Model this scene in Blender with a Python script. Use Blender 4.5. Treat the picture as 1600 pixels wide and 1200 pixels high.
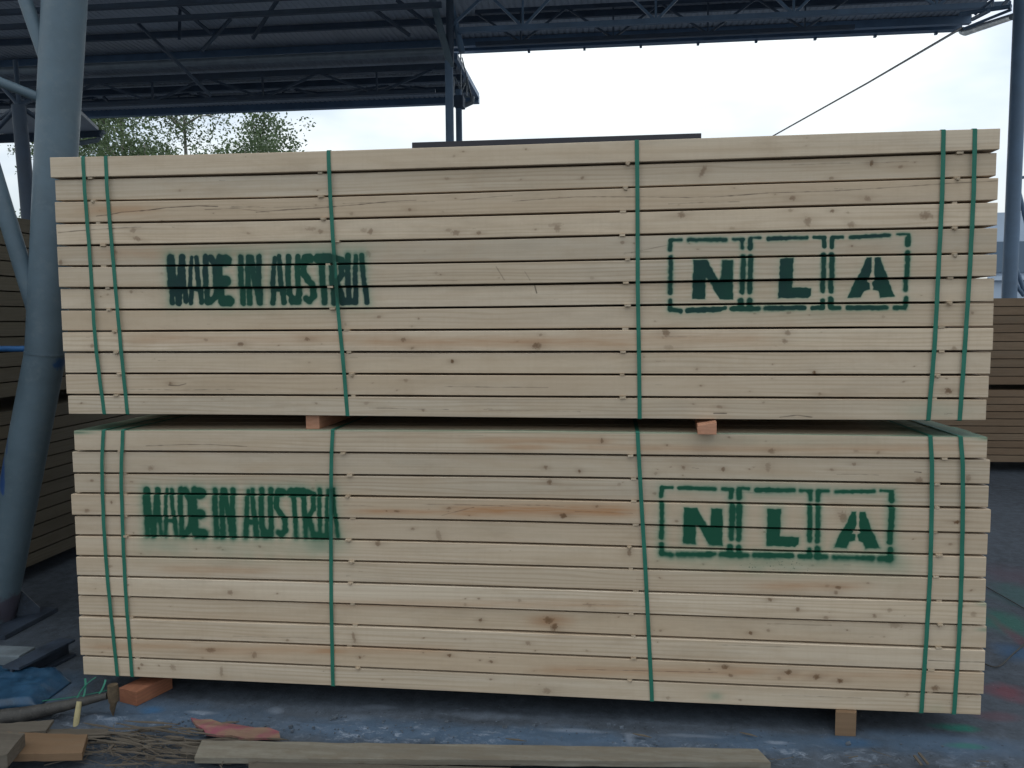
import bpy, bmesh, math, random
import numpy as np
from mathutils import Vector, Matrix, noise as mnoise

for o in list(bpy.data.objects): bpy.data.objects.remove(o)
S = bpy.context.scene
R = math.radians
# ------------------------------------------------------------------ camera
CAM = Vector((2.4255, -3.4226, 1.7613)); YAW, PITCH, ROLL, FPX = -0.11074, -0.07944, -0.00739, 1255.46
FW = Vector((math.sin(YAW)*math.cos(PITCH), math.cos(YAW)*math.cos(PITCH), math.sin(PITCH)))
_r = Vector((math.cos(YAW), -math.sin(YAW), 0)); _u = _r.cross(FW)
RT = _r*math.cos(ROLL) + _u*math.sin(ROLL); UP = _u*math.cos(ROLL) - _r*math.sin(ROLL)
cd = bpy.data.cameras.new('camera'); cam = bpy.data.objects.new('camera', cd); S.collection.objects.link(cam)
cd.sensor_fit = 'HORIZONTAL'; cd.sensor_width = 36; cd.lens = 36*FPX/1600; cd.clip_start = .05; cd.clip_end = 900
M = Matrix((RT, UP, -FW)).transposed().to_4x4(); M.translation = CAM; cam.matrix_world = M
S.camera = cam
S.render.resolution_x, S.render.resolution_y = 1024, 768

def at(x, y, Y=None, Z=None, X=None):
    """point of the place seen at reference pixel x, y on the plane Y=, Z= or X="""
    d = FW + RT*((x-800)/FPX) - UP*((y-600)/FPX)
    t = (Y-CAM.y)/d.y if Y is not None else (Z-CAM.z)/d.z if Z is not None else (X-CAM.x)/d.x
    return CAM + d*t

# ------------------------------------------------------------------ sky, sun, exposure
W = bpy.data.worlds.new('World'); S.world = W; W.use_nodes = True
nt = W.node_tree; nt.nodes.clear()
SUN_EL, SUN_ROT = R(64), R(18)
out = nt.nodes.new('ShaderNodeOutputWorld'); bg = nt.nodes.new('ShaderNodeBackground'); bg.inputs['Strength'].default_value = .12
sky = nt.nodes.new('ShaderNodeTexSky'); sky.sky_type = 'NISHITA'; sky.sun_disc = False
sky.sun_elevation = SUN_EL; sky.sun_rotation = SUN_ROT; sky.dust_density = 2.5; sky.air_density = 1.0
tc = nt.nodes.new('ShaderNodeTexCoord'); mp = nt.nodes.new('ShaderNodeMapping'); mp.inputs['Scale'].default_value = (1, 1, 2.6)
nz = nt.nodes.new('ShaderNodeTexNoise'); nz.inputs['Scale'].default_value = 2.3; nz.inputs['Detail'].default_value = 5; nz.inputs['Roughness'].default_value = .5
cr = nt.nodes.new('ShaderNodeValToRGB'); cr.color_ramp.elements[0].position = .42; cr.color_ramp.elements[1].position = .58
cr.color_ramp.elements[0].color = (.22, .22, .22, 1); cr.color_ramp.elements[1].color = (.97, .97, .97, 1)
mx = nt.nodes.new('ShaderNodeMix'); mx.data_type = 'RGBA'; 
# overcast sky: the zenith three times as bright as the horizon
sz = nt.nodes.new('ShaderNodeSeparateXYZ'); nt.links.new(tc.outputs['Generated'], sz.inputs[0])
m1 = nt.nodes.new('ShaderNodeMath'); m1.operation = 'MAXIMUM'; m1.inputs[1].default_value = 0; nt.links.new(sz.outputs['Z'], m1.inputs[0])
m2 = nt.nodes.new('ShaderNodeMath'); m2.operation = 'MULTIPLY_ADD'; m2.inputs[1].default_value = .667; m2.inputs[2].default_value = .333; nt.links.new(m1.outputs[0], m2.inputs[0])
ml = nt.nodes.new('ShaderNodeVectorMath'); ml.operation = 'MULTIPLY'; ml.inputs[1].default_value = (14.1, 15.0, 15.2)
nt.links.new(m2.outputs[0], ml.inputs[0]); nt.links.new(ml.outputs[0], mx.inputs['B'])
nt.links.new(tc.outputs['Generated'], mp.inputs[0]); nt.links.new(mp.outputs[0], nz.inputs['Vector'])
nt.links.new(nz.outputs['Fac'], cr.inputs[0]); nt.links.new(cr.outputs[0], mx.inputs['Factor'])
nt.links.new(sky.outputs[0], mx.inputs['A']); nt.links.new(mx.outputs['Result'], bg.inputs['Color']); nt.links.new(bg.outputs[0], out.inputs[0])
sl = bpy.data.lights.new('sun', 'SUN'); sl.energy = .5; sl.angle = R(20); sl.color = (1, .95, .88)
sun = bpy.data.objects.new('sun', sl); S.collection.objects.link(sun)
sdir = Vector((math.sin(SUN_ROT)*math.cos(SUN_EL), math.cos(SUN_ROT)*math.cos(SUN_EL), math.sin(SUN_EL)))
sun.rotation_euler = sdir.to_track_quat('Z', 'Y').to_euler()
S.view_settings.view_transform = 'Standard'; S.view_settings.look = 'None'
S.view_settings.exposure = 0.40; S.view_settings.gamma = 1; S.view_settings.use_curve_mapping = False

# ------------------------------------------------------------------ helpers
COL = S.collection
rng = random.Random(7)
def tag(o, label=None, cat=None, group=None, kind=None):
    if label: o['label'] = label
    if cat: o['category'] = cat
    if group: o['group'] = group
    if kind: o['kind'] = kind
    return o
def empty(name, loc, label=None, cat=None, group=None):
    o = bpy.data.objects.new(name, None); COL.objects.link(o); o.location = loc; o.empty_display_size = .1
    return tag(o, label, cat, group)
def origin(p):
    v = Vector((0, 0, 0))
    while p is not None: v = v + p.location; p = p.parent
    return v
def link(name, me, mat, parent=None, loc=None):
    """me holds world coordinates when loc is None"""
    o = bpy.data.objects.new(name, me); COL.objects.link(o)
    if mat is not None and not me.materials: me.materials.append(mat)
    if parent is not None:
        o.parent = parent
        if loc is None: me.transform(Matrix.Translation(-origin(parent)))
        else: o.location = Vector(loc) - origin(parent)
    elif loc is not None: o.location = loc
    return o
def mesh(name, v, f, smooth=False):
    me = bpy.data.meshes.new(name); me.from_pydata([tuple(a) for a in v], [], f); me.update()
    if smooth:
        for p in me.polygons: p.use_smooth = True
    return me
def uvs(me, fn):
    l = me.uv_layers.new(name='UVMap')
    for p in me.polygons:
        for li in p.loop_indices: l.data[li].uv = fn(me.vertices[me.loops[li].vertex_index].co, p)
class MB:
    def __init__(s): s.v = []; s.f = []; s.sm = False
    def add(s, v, f):
        b = len(s.v); s.v += [Vector(a) for a in v]; s.f += [tuple(i+b for i in q) for q in f]; return s
    def box(s, a, b):
        x0, y0, z0 = a; x1, y1, z1 = b
        return s.add([(x0,y0,z0),(x1,y0,z0),(x1,y1,z0),(x0,y1,z0),(x0,y0,z1),(x1,y0,z1),(x1,y1,z1),(x0,y1,z1)],
                     [(0,3,2,1),(4,5,6,7),(0,1,5,4),(1,2,6,5),(2,3,7,6),(3,0,4,7)])
    def bar(s, p, q, w, h=None, up=(0,0,1)):
        p, q = Vector(p), Vector(q); d = (q-p).normalized(); upv = Vector(up)
        if abs(d.dot(upv)) > .97: upv = Vector((0,1,0))
        a = d.cross(upv).normalized(); b = a.cross(d); h = h or w
        vs = [e + a*sx*w/2 + b*sz*h/2 for e in (p, q) for sx, sz in ((-1,-1),(1,-1),(1,1),(-1,1))]
        return s.add(vs, [(0,1,2,3),(7,6,5,4),(0,4,5,1),(1,5,6,2),(2,6,7,3),(3,7,4,0)])
    def tube(s, pts, rad, n=12, caps=True):
        pts = [Vector(p) for p in pts]; rad = rad if isinstance(rad, (list, tuple)) else [rad]*len(pts)
        vs, fs = [], []; prev = None
        for i, p in enumerate(pts):
            d = (pts[min(i+1, len(pts)-1)] - pts[max(i-1, 0)]).normalized()
            a = d.cross(Vector((0,0,1))) if prev is None else prev - d*prev.dot(d)
            if a.length < 1e-3: a = d.cross(Vector((0,1,0)))
            a.normalize(); b = d.cross(a); prev = a
            vs += [p + (a*math.cos(t) + b*math.sin(t))*rad[i] for t in [2*math.pi*k/n for k in range(n)]]
        for i in range(len(pts)-1):
            fs += [(i*n+k, i*n+(k+1)%n, (i+1)*n+(k+1)%n, (i+1)*n+k) for k in range(n)]
        if caps:
            m = len(vs); vs += vs[:n] + vs[(len(pts)-1)*n:len(pts)*n]; fs += [tuple(range(m, m+n))[::-1], tuple(range(m+n, m+2*n))]
        s.sm = True
        return s.add(vs, fs)
    def build(s, name, mat, parent=None, bevel=0):
        me = mesh(name, s.v, s.f)
        bm = bmesh.new(); bm.from_mesh(me); bmesh.ops.recalc_face_normals(bm, faces=bm.faces)
        if bevel: bmesh.ops.bevel(bm, geom=[e for e in bm.edges], offset=bevel, segments=2, profile=.6, affect='EDGES')
        bm.to_mesh(me); bm.free()
        if s.sm:
            for p in me.polygons: p.use_smooth = len(p.vertices) == 4
        return link(name, me, mat, parent)

# ------------------------------------------------------------------ materials
def newmat(name, rough=.7, metal=0, spec=.5):
    m = bpy.data.materials.new(name); m.use_nodes = True; t = m.node_tree; b = t.nodes['Principled BSDF']
    b.inputs['Roughness'].default_value = rough; b.inputs['Metallic'].default_value = metal
    b.inputs['Specular IOR Level'].default_value = spec
    return m, t, b
class N:
    def __init__(s, t): s.t = t
    def n(s, typ, **kw):
        x = s.t.nodes.new('ShaderNode'+typ)
        for k, v in kw.items():
            if hasattr(x, k): setattr(x, k, v)
        return x
    def l(s, a, b): s.t.links.new(a, b)
    def set(s, inp, v):
        if hasattr(v, 'is_linked') or isinstance(v, bpy.types.NodeSocket): s.l(v, inp)
        else: inp.default_value = v
    def coord(s, kind='Object', scale=(1,1,1), add=None):
        v = s.n('TexCoord').outputs[kind]
        if add is not None:
            a = s.n('VectorMath', operation='ADD'); s.l(v, a.inputs[0]); s.l(add, a.inputs[1]); v = a.outputs[0]
        m = s.n('Mapping'); m.inputs['Scale'].default_value = scale; s.l(v, m.inputs[0]); return m.outputs[0]
    def noise(s, vec, scale=5, detail=4, rough=.5, dist=0, out='Fac'):
        x = s.n('TexNoise'); s.l(vec, x.inputs['Vector']); x.inputs['Scale'].default_value = scale
        x.inputs['Detail'].default_value = detail; x.inputs['Roughness'].default_value = rough; x.inputs['Distortion'].default_value = dist
        return x.outputs[out]
    def ramp(s, fac, stops):
        x = s.n('ValToRGB'); s.l(fac, x.inputs[0]); e = x.color_ramp.elements
        while len(e) < len(stops): e.new(.5)
        for k, (p, c) in enumerate(stops):
            e[k].position = p; e[k].color = (c, c, c, 1) if isinstance(c, (int, float)) else tuple(c)+(1,)
        return x.outputs[0]
    def mix(s, f, a, b, mode='MIX'):
        x = s.n('Mix', data_type='RGBA', blend_type=mode)
        s.set(x.inputs['Factor'], f)
        for i, v in (('A', a), ('B', b)):
            if isinstance(v, tuple) and len(v) == 3: v = v+(1,)
            s.set(x.inputs[i], v)
        return x.outputs['Result']
    def math(s, op, a, b=0.0, clamp=False):
        x = s.n('Math', operation=op, use_clamp=clamp); s.set(x.inputs[0], a); s.set(x.inputs[1], b); return x.outputs[0]
    def bump(s, h, strength=.3, dist=.01):
        x = s.n('Bump'); x.inputs['Strength'].default_value = strength; x.inputs['Distance'].default_value = dist
        s.l(h, x.inputs['Height']); return x.outputs[0]

# ------------------------------------------------------------------ measured faces of the two packs (reference pixels -> metres on Y=0)
PX = [None, 400, 800, 1200, None]
UP_G = [(246,239,226.5,212,200.7),(279,272,260.5,248,236),(314,309.5,297.8,286,276),(349,344.3,335.2,324,314.5),(384,379,372.4,361.2,354.5),
        (416,414,409,400.8,396),(450,449.3,444.8,437.5,433),(484,483,480,474.2,472.5),(518,516.4,515.3,512.5,511),(550.5,550,550.3,549.2,549),
        (584,584,585.3,586,586),(617,617.3,620.2,621.3,623),(646.7,648,652.5,655.3,656.5)]
UP_L = [79,84,86,88,89,92,93,94,98,100,103,107.5]; UP_R = [1562,1559,1559.5,1559,1558.5,1557,1555,1554,1551.5,1549,1545,1540.5]
LO_G = [(673,672,673,678.5,683),(705,707,709.2,714.6,717.5),(740,741.8,745.7,752,758.5),(771,774,779.6,788.2,795),(806,808.2,815,826,834),
        (837,841,849.3,861.2,869),(869,874,883.5,895,903.5),(900,906.5,917.5,931,941),(930.5,939.3,952.5,967.3,978),(962.5,972.5,986.4,1003.2,1015),
        (995,1004,1020.5,1037.5,1050),(1025,1036.3,1054,1072.5,1086),(1054,1066,1085.2,1104,1117.5)]
LO_L = [116,112,115,111.5,116,118,119.5,122,122,124,125.5,130]; LO_R = [1542.5,1548,1546,1548,1544,1541,1540,1540.5,1542,1539,1537,1533]

# ------------------------------------------------------------------ paint, knots and checks of the front faces: a mask computed here, in metres
MX0, MX1, MZ0, MZ1, MPX = -.12, 4.16, .06, 2.56, .0017
MW, MH = int((MX1-MX0)/MPX), int((MZ1-MZ0)/MPX)
mask = np.zeros((MH, MW, 4), np.float32)
def pm(x, y): p = at(x, y, Y=0); return p.x, p.z
def window(pts, pad):
    a = np.array(pts); x0 = max(0, int((a[:,0].min()-pad-MX0)/MPX)); x1 = min(MW, int((a[:,0].max()+pad-MX0)/MPX)+1)
    z0 = max(0, int((a[:,1].min()-pad-MZ0)/MPX)); z1 = min(MH, int((a[:,1].max()+pad-MZ0)/MPX)+1)
    X, Z = np.meshgrid(MX0+(np.arange(x0, x1)+.5)*MPX, MZ0+(np.arange(z0, z1)+.5)*MPX)
    return (slice(z0, z1), slice(x0, x1)), X, Z
_g = np.random.default_rng(3)
def smooth_noise(X, Z, s, seed=0):
    r = np.random.default_rng(seed).random((64, 64)); u, v = X/s+17.3, Z/s+9.1
    i, j = np.floor(u).astype(int), np.floor(v).astype(int); fu, fv = u-i, v-j; fu = fu*fu*(3-2*fu); fv = fv*fv*(3-2*fv)
    g = lambda a, b: r[b % 64, a % 64]
    return (g(i,j)*(1-fu)+g(i+1,j)*fu)*(1-fv)+(g(i,j+1)*(1-fu)+g(i+1,j+1)*fu)*fv
def seg_d(X, Z, a, b, ra, rb):
    ax, az = a; dx, dz = b[0]-ax, b[1]-az; L2 = dx*dx+dz*dz+1e-12
    t = np.clip(((X-ax)*dx+(Z-az)*dz)/L2, 0, 1)
    return np.hypot(X-ax-t*dx, Z-az-t*dz) - (ra+(rb-ra)*t)
def poly_d(X, Z, P):
    d = np.full(X.shape, 9.); ins = np.zeros(X.shape, bool); n = len(P)
    for i in range(n):
        a, b = P[i], P[(i+1) % n]; d = np.minimum(d, seg_d(X, Z, a, b, 0, 0))
        c = ((a[1] > Z) != (b[1] > Z)) & (X < (b[0]-a[0])*(Z-a[1])/((b[1]-a[1]) or 1e-9)+a[0]); ins ^= c
    return np.where(ins, -d, d)
def spray(sl, d, X, Z, soft, dens=1.0, halo=.2):
    d = d + (smooth_noise(X, Z, .012, 5)-.5)*.004
    s = soft*(.6+.9*smooth_noise(X, Z, .13, 8))
    core = 1/(1+np.exp(np.clip(d/s*2.2, -40, 40)))*dens*(.90+.18*smooth_noise(X, Z, .06, 2))
    h = halo*np.exp(-np.maximum(d, 0)/.016)*(.25+1.3*smooth_noise(X, Z, .16, 9))
    mask[sl][..., 0] = 1-(1-mask[sl][..., 0])*(1-np.clip(core, 0, .985))
    halo_acc[sl] = np.maximum(halo_acc[sl], h)
halo_acc = np.zeros((MH, MW), np.float32)
MPP = .00268
K1, K3 = 8.889, 7.619
def z1(x, y): return 240+x/K1, 380+y/K1
def z2(x, y): return 410+x/K1, 380+y/K1
def z3(x, y): return 1030+x/K3, 350+y/K3
def z4(x, y): return 1220+x/K3, 350+y/K3
MADE = []
def st(z, pts, w, w2=None):
    k = K1
    for i in range(len(pts)-1):
        MADE.append((z(*pts[i]), z(*pts[i+1]), w/k/2*1.33, (w2 or w)/k/2*1.33))
st(z1, [(225,200),(242,830)], 75, 55); st(z1, [(245,200),(330,830)], 60, 70); st(z1, [(385,200),(335,830)], 60); st(z1, [(392,200),(432,810)], 70, 60)
st(z1, [(520,200),(502,830)], 42, 60); st(z1, [(588,200),(650,820)], 52, 60); st(z1, [(510,625),(640,640)], 50)
st(z1, [(715,190),(730,820)], 64); st(z1, [(780,200),(862,330),(872,620),(850,740),(770,820)], 70)
st(z1, [(910,190),(935,820)], 60); st(z1, [(940,240),(1000,240)], 125); st(z1, [(985,230),(1010,245)], 105); st(z1, [(950,530),(1005,530)], 118); st(z1, [(950,800),(1035,805)], 118)
st(z1, [(1205,195),(1228,835)], 62); st(z1, [(1310,200),(1316,835)], 62); st(z1, [(1345,200),(1452,820)], 62); st(z1, [(1455,190),(1466,830)], 60)
st(z2, [(165,205),(132,830)], 46, 62); st(z2, [(222,185),(285,820)], 50, 66); st(z2, [(150,630),(280,640)], 55)
st(z2, [(355,185),(362,700),(415,795),(470,795),(498,700),(485,185)], 62); st(z2, [(400,800),(480,800)], 90)
st(z2, [(600,215),(650,215)], 100); st(z2, [(575,230),(572,420),(625,500),(690,580),(695,740),(640,800),(595,770)], 68)
st(z2, [(770,215),(925,215)], 110); st(z2, [(820,250),(850,825)], 64)
st(z2, [(960,200),(985,825)], 66); st(z2, [(1000,205),(1095,240),(1100,440),(1030,545)], 62); st(z2, [(1030,560),(1105,820)], 74)
st(z2, [(1180,180),(1190,820)], 58); st(z2, [(1120,812),(1280,815)], 60)
st(z2, [(1293,180),(1285,820)], 44, 60); st(z2, [(1370,175),(1440,820)], 52, 58)
def low_made(p):
    x, y = p; return 227+(x-265.3)*.978, 761+(y-398)*1.0+(x-265)*.012
for up in (1, 0):
    f = (lambda p: p) if up else low_made
    for a, b, ra, rb in MADE:
        A, B = pm(*f(a)), pm(*f(b))
        sl, X, Z = window([A, B], .07)
        soft = .0035 if up else .0045 + .007*np.clip((.87-Z)/.08, 0, 1)
        spray(sl, seg_d(X, Z, A, B, ra*MPP*(1 if up else .9), rb*MPP*(1 if up else .9)), X, Z, soft, 1.0 if up else .95, .42 if up else .55)
BOX = []
def bs(z, a, b, w): BOX.append((z(*a), z(*b), w/K3/2*1.16))
for z, a, b, w in [(z3,(135,200),(127,305),48),(z3,(135,395),(132,825),48),(z3,(132,910),(132,1015),48),(z3,(135,192),(262,190),34),(z3,(350,190),(790,188),44),(z3,(885,182),(1000,186),36),
    (z3,(990,200),(985,285),44),(z3,(1000,390),(990,810),58),(z3,(975,910),(975,1000),64),(z3,(135,1020),(255,1038),50),(z3,(340,1030),(720,1018),56),(z3,(700,1010),(785,1003),40),(z3,(870,1010),(1180,1010),56),
    (z3,(1085,190),(1085,285),56),(z3,(1085,390),(1080,810),56),(z3,(1080,910),(1080,1000),56),(z3,(1095,165),(1205,165),28),(z3,(1300,178),(1450,172),44),(z4,(20,172),(310,163),40),(z3,(1275,1005),(1460,1002),56),(z4,(20,1000),(285,996),50),
    (z4,(395,160),(520,162),34),(z4,(515,172),(520,272),44),(z4,(505,365),(505,795),52),(z4,(505,915),(505,990),46),(z4,(385,1000),(505,1000),46),
    (z4,(612,170),(607,272),50),(z4,(606,365),(602,800),54),(z4,(600,890),(600,990),56),(z4,(620,160),(735,158),36),(z4,(830,160),(1295,135),42),(z4,(1385,122),(1525,125),26),
    (z4,(1515,170),(1515,245),56),(z4,(1510,340),(1492,780),52),(z4,(1500,880),(1492,980),48),(z4,(600,1000),(705,1000),48),(z4,(805,1000),(1270,998),52),(z4,(1365,1000),(1485,998),48)]:
    bs(z, a, b, w)
POL = [[z3(*p) for p in [(405,430),(570,430),(640,560),(705,668),(728,640),(742,430),(880,430),(882,900),(722,902),(660,800),(605,690),(555,650),(550,895),(395,892),(398,600)]],
       [(1218,404),(1239.5,403),(1238.5,449),(1269,450),(1268,462),(1262,466),(1216.5,466)],
       [z4(*p) for p in [(1020,400),(1075,400),(1080,560),(1050,640),(1030,690),(1065,700),(1070,780),(1000,800),(960,880),(802,880),(870,720),(950,560)]],
       [z4(*p) for p in [(1115,400),(1185,400),(1260,620),(1310,720),(1363,862),(1190,880),(1165,800),(1105,780),(1095,700),(1130,670),(1105,580)]]]
def low_box(p):
    x, y = p; s = (x-1047.7)/370.3; t = (y-(375-9*s))/((485-3*s)-(375-9*s))
    return 1034+359*s, (762+6*s)+t*((866+9*s)-(762+6*s))
for up in (1, 0):
    f = (lambda p: p) if up else low_box
    for a, b, r in BOX:
        A, B = pm(*f(a)), pm(*f(b)); sl, X, Z = window([A, B], .07)
        soft = .0042 if up else .0048+.010*np.clip((.80-Z)/.1, 0, 1)
        spray(sl, seg_d(X, Z, A, B, r*MPP, r*MPP), X, Z, soft, .97 if up else .95*(1-.35*np.clip((.76-Z)/.06, 0, 1)), .16 if up else .42)
    for P in POL:
        Q = [pm(*f(p)) for p in P]; sl, X, Z = window(Q, .07)
        spray(sl, poly_d(X, Z, Q), X, Z, .003 if up else .0035+.009*np.clip((.82-Z)/.1, 0, 1), .99, .14 if up else .36)
mask[..., 0] = 1-(1-mask[..., 0])*(1-np.clip(halo_acc, 0, .6))
# faint overspray below the lower lettering, at the ends of the lower pack
def cloud(x, y, rx, rz, a):
    c = pm(x, y); sl, X, Z = window([(c[0]-rx*2, c[1]-rz*2), (c[0]+rx*2, c[1]+rz*2)], 0)
    g = a*np.exp(-((X-c[0])/rx)**2-((Z-c[1])/rz)**2)*(.6+.8*smooth_noise(X, Z, .05, 4)); mask[sl][..., 0] = 1-(1-mask[sl][..., 0])*(1-np.clip(g, 0, 1))
for c in [(250,855,.12,.05,.18),(380,862,.3,.05,.16),(500,850,.1,.06,.3),(1210,885,.35,.04,.22),(1390,880,.08,.06,.22),(1290,470,.3,.10,.05),(1115,1088,.035,.02,.30),(1460,1110,.05,.03,.1),
          (1460,640,.12,.03,.14),(500,385,.25,.03,.14),(330,392,.2,.02,.2),(1540,985,.03,.008,.5),(1538,944,.03,.008,.4),(1200,690,.5,.02,.06),(1542,685,.05,.01,.5),(122,676,.08,.008,.45)]:
    cloud(*c)
# the band between the packs stands for the top face of the lower pack (paint sprayed over both ends)
iz0, iz1 = int((1.2755-MZ0)/MPX), int((1.325-MZ0)/MPX)
Xb = MX0+(np.arange(MW)+.5)*MPX
for k in range(iz0, iz1):
    dY = (k-iz0)/(iz1-iz0)*1.15
    e = np.clip(1.15-(3.985-Xb)/.34, 0, 1)*.9*np.exp(-dY/.8)+np.clip(1.15-Xb/.30, 0, 1)*.9*np.exp(-dY/.5)+.45*np.exp(-dY/.02)
    mask[k, :, 0] = np.maximum(mask[k, :, 0], np.clip(e*1.1, 0, .62))
# knots (G), checks and dark marks (B), reddish heartwood (A)
def knot(c, rx, rz, a=1., ang=0., ch=1):
    sl, X, Z = window([(c[0]-rx*4-rz*4, c[1]-rz*4-rx), (c[0]+rx*4+rz*4, c[1]+rz*4+rx)], 0)
    dx, dz = X-c[0], Z-c[1]; u = dx*math.cos(ang)+dz*math.sin(ang); v = -dx*math.sin(ang)+dz*math.cos(ang)
    q = np.hypot(u/rx, v/rz)+(smooth_noise(X, Z, .006, 6)-.5)*.7
    core = 1/(1+np.exp(np.clip((q-1)*6, -40, 40))); halo = .32*np.exp(-np.hypot(u/(rx*3.2), v/(rz*1.5))**2)
    mask[sl][..., ch] = np.maximum(mask[sl][..., ch], a*np.maximum(core, halo if ch == 1 else 0))
def zin(G, L_, R_, i, X, f):
    """height inside board i at fraction f from the top"""
    return None
def px_size(s): return s*MPP
KN = [(208,360,5,3.5,.5,0),(214,373,7,3,.55,.4),(1098,268,3,9,.6,.5),(500,362,4,3,.5,0),(485,358,8,3,.35,0),(578,362,4,4,.6,0),(568,360,5,3,.35,0),(712,364,6,4,.55,0),(700,360,5,2,.4,0),(748,364,4,2.5,.6,0),
      (870,356,5,5,.5,0),(868,352,10,3,.35,0),(838,541,6,4.5,.75,0),(1040,520,6,5,.65,0),(1045,543,7,3,.3,0),(1230,520,4,4,.55,0),(1226,533,4,3,.55,0),(375,538,5,3,.7,0),(480,530,4,3,.65,0),(630,531,4,3,.6,0),
      (644,544,3,2,.6,0),(1065,336,5,4,.6,0),(1238,310,4,3,.6,0),(1262,347,5,6,.55,0),(1330,351,5,4,.5,.6),(1447,337,8,5,.6,0),(1482,611,5,4,.8,0),(1273,582,2.4,2.4,1,0),(706,565,3,3,.9,0),(266,599,3,2.5,.6,0),
      (1363,255,3,4,.8,0),(1408,260,4,2,.5,0),(1300,278,3,2,.5,0),(1355,311,4,4,.5,0),(1300,330,3,2,.7,0),(1490,545,4,3,.5,0),(575,397,4,4,.45,0),(252,347,2,2,.8,0),(94,410,3,4,.6,0),(144,541,3,3,.5,0),
      (857,970,8,6,.75,0),(866,981,5,6,.8,.5),(553,997,2.5,8,.55,-.2),(750,970,3,3,.8,0),(702,1024,3,2.5,.8,0),(562,1027,2,2.5,.7,0),(767,1034,3,2,.7,0),(730,1017,3,2,.5,0),(880,806,5,3.5,.85,0),(685,837,4,9,.4,-.2),
      (1232,1050,5,3.5,.85,0),(1276,1058,5,4,.8,0),(1312,1064,5,3.5,.85,0),(1461,1075,5,4,.7,0),(1246,952,3,3,.7,0),(1203,937,3,3,.7,0),(1310,918,4,2.5,.7,0),(1306,926,3,2.5,.6,0),(1173,990,3,2.5,.8,0),
      (1133,1042,5,3.5,.75,0),(983,864,3,5,.6,0),(1068,731,3,3,.6,0),(1130,734,3,3,.7,0),(905,737,2,3,.8,0),(852,731,3,3,.6,0),(858,754,4,3.5,.75,0),(234,732,5,4,.5,0),(330,1016,8,3.5,.6,0),(397,1023,4,5,.5,0),
      (270,1043,5,5,.4,0),(346,1050,3,8,.45,0),(217,1044,2,2.5,.8,0),(360,926,4,4,.55,0),(590,850,4,4,.65,0),(1200,730,4,6,.4,0),(1318,808,8,6,.55,.9),(1495,816,5,2.5,.9,0),(1437,751,5,4,.6,0),(1514,749,3,6,.5,0),
      (940,689,2,4,.7,0),(941,690,3,3,.5,0),(1335,726,3,2,.5,0),(1205,705,5,4,.55,0),(1400,978,10,4,.4,0),(620,799,4,2,.7,0),(1300,735,2.5,2,.5,0),(1290,965,4,2.5,.5,0),(1366,962,3,3,.6,0),(1520,960,4,4,.4,0),
      (135,798,4,3.5,.55,0),(174,785,1.6,3,.7,0),(825,1005,4,3,.5,0),(855,1080,6,4,.45,0),(310,1000,12,3,.3,0),(1390,953,3,3,.4,0)]
for x, y, rx, rz, a, an in KN: knot(pm(x, y), rx*MPP*1.1, rz*MPP*1.1, min(1, a*1.05), -an)
def board_line(G, i, x):
    xs = [100, 400, 800, 1200, 1550]; return float(np.interp(x, xs, G[i]))
rk = random.Random(21)
for G, n in ((UP_G, 12), (LO_G, 12)):
    for i in range(n):
        for k in range(rk.randint(5, 12)):
            x = rk.uniform(120, 1530); t = rk.uniform(.15, .85)
            y = board_line(G, i, x)*(1-t)+board_line(G, i+1, x)*t; r = rk.choice((.9, 1.2, 1.6, 2.4))
            knot(pm(x, y), r*rk.uniform(1, 1.8)*MPP, r*MPP, rk.uniform(.3, .75)*.85, rk.uniform(-.3, .3))
        for k in range(rk.randint(0, 3)):   # short dark bark slits and resin streaks
            x = rk.uniform(120, 1500); t = rk.uniform(.2, .8); y = board_line(G, i, x)*(1-t)+board_line(G, i+1, x)*t
            A, B = pm(x, y), pm(x+rk.uniform(5, 16), y+rk.uniform(-1, 1)); sl, X, Z = window([A, B], .01)
            mask[sl][..., 2] = np.maximum(mask[sl][..., 2], rk.uniform(.25, .6)*(seg_d(X, Z, A, B, .0011, .0004) < 0))
def crack(pts, w=.0013, a=.85):
    P = [pm(*p) for p in pts]
    for i in range(len(P)-1):
        sl, X, Z = window([P[i], P[i+1]], .012); d = seg_d(X, Z, P[i], P[i+1], w, w)+(smooth_noise(X, Z, .02, 3)-.5)*.002
        mask[sl][..., 2] = np.maximum(mask[sl][..., 2], a/(1+np.exp(np.clip(d/.0006, -30, 30))))
crack([(150,338),(170,336),(190,332),(230,329),(260,325),(310,322),(340,323)], .0016); crack([(320,328),(370,326),(420,332)], .0008, .6)
crack([(400,332),(450,328),(500,325),(560,320),(610,315),(650,313)], .0013, .8); crack([(720,313),(770,308),(800,306)], .0008, .5)
crack([(800,315),(900,308),(1000,308),(1080,309),(1140,306),(1200,302),(1300,299),(1400,293),(1480,287),(1558,283)], .0009, .7)
crack([(1110,309),(1200,302)], .0012, .8); crack([(90,364),(120,361),(160,358),(220,355)], .0011, .75); crack([(228,697),(290,695),(330,695),(385,698)], .001, .7)
crack([(900,1046),(1000,1048),(1120,1051)], .0008, .55); crack([(1450,1032),(1490,1034),(1538,1035)], .001, .7); crack([(690,806),(700,803),(740,793)], .0009, .6)
crack([(263,602),(278,603),(290,600)], .002, .8); crack([(1115,646),(1135,646)], .002, .8); crack([(1430,738),(1440,739)], .0016, .7); crack([(1218,652),(1245,649),(1268,652)], .0016, .7)
crack([(835,446),(838,458)], .0022, .8); crack([(820,425),(828,438)], .0018, .35); crack([(775,417),(788,438)], .0018, .4); crack([(975,397),(1010,390),(1050,382)], .0008, .5)
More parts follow.
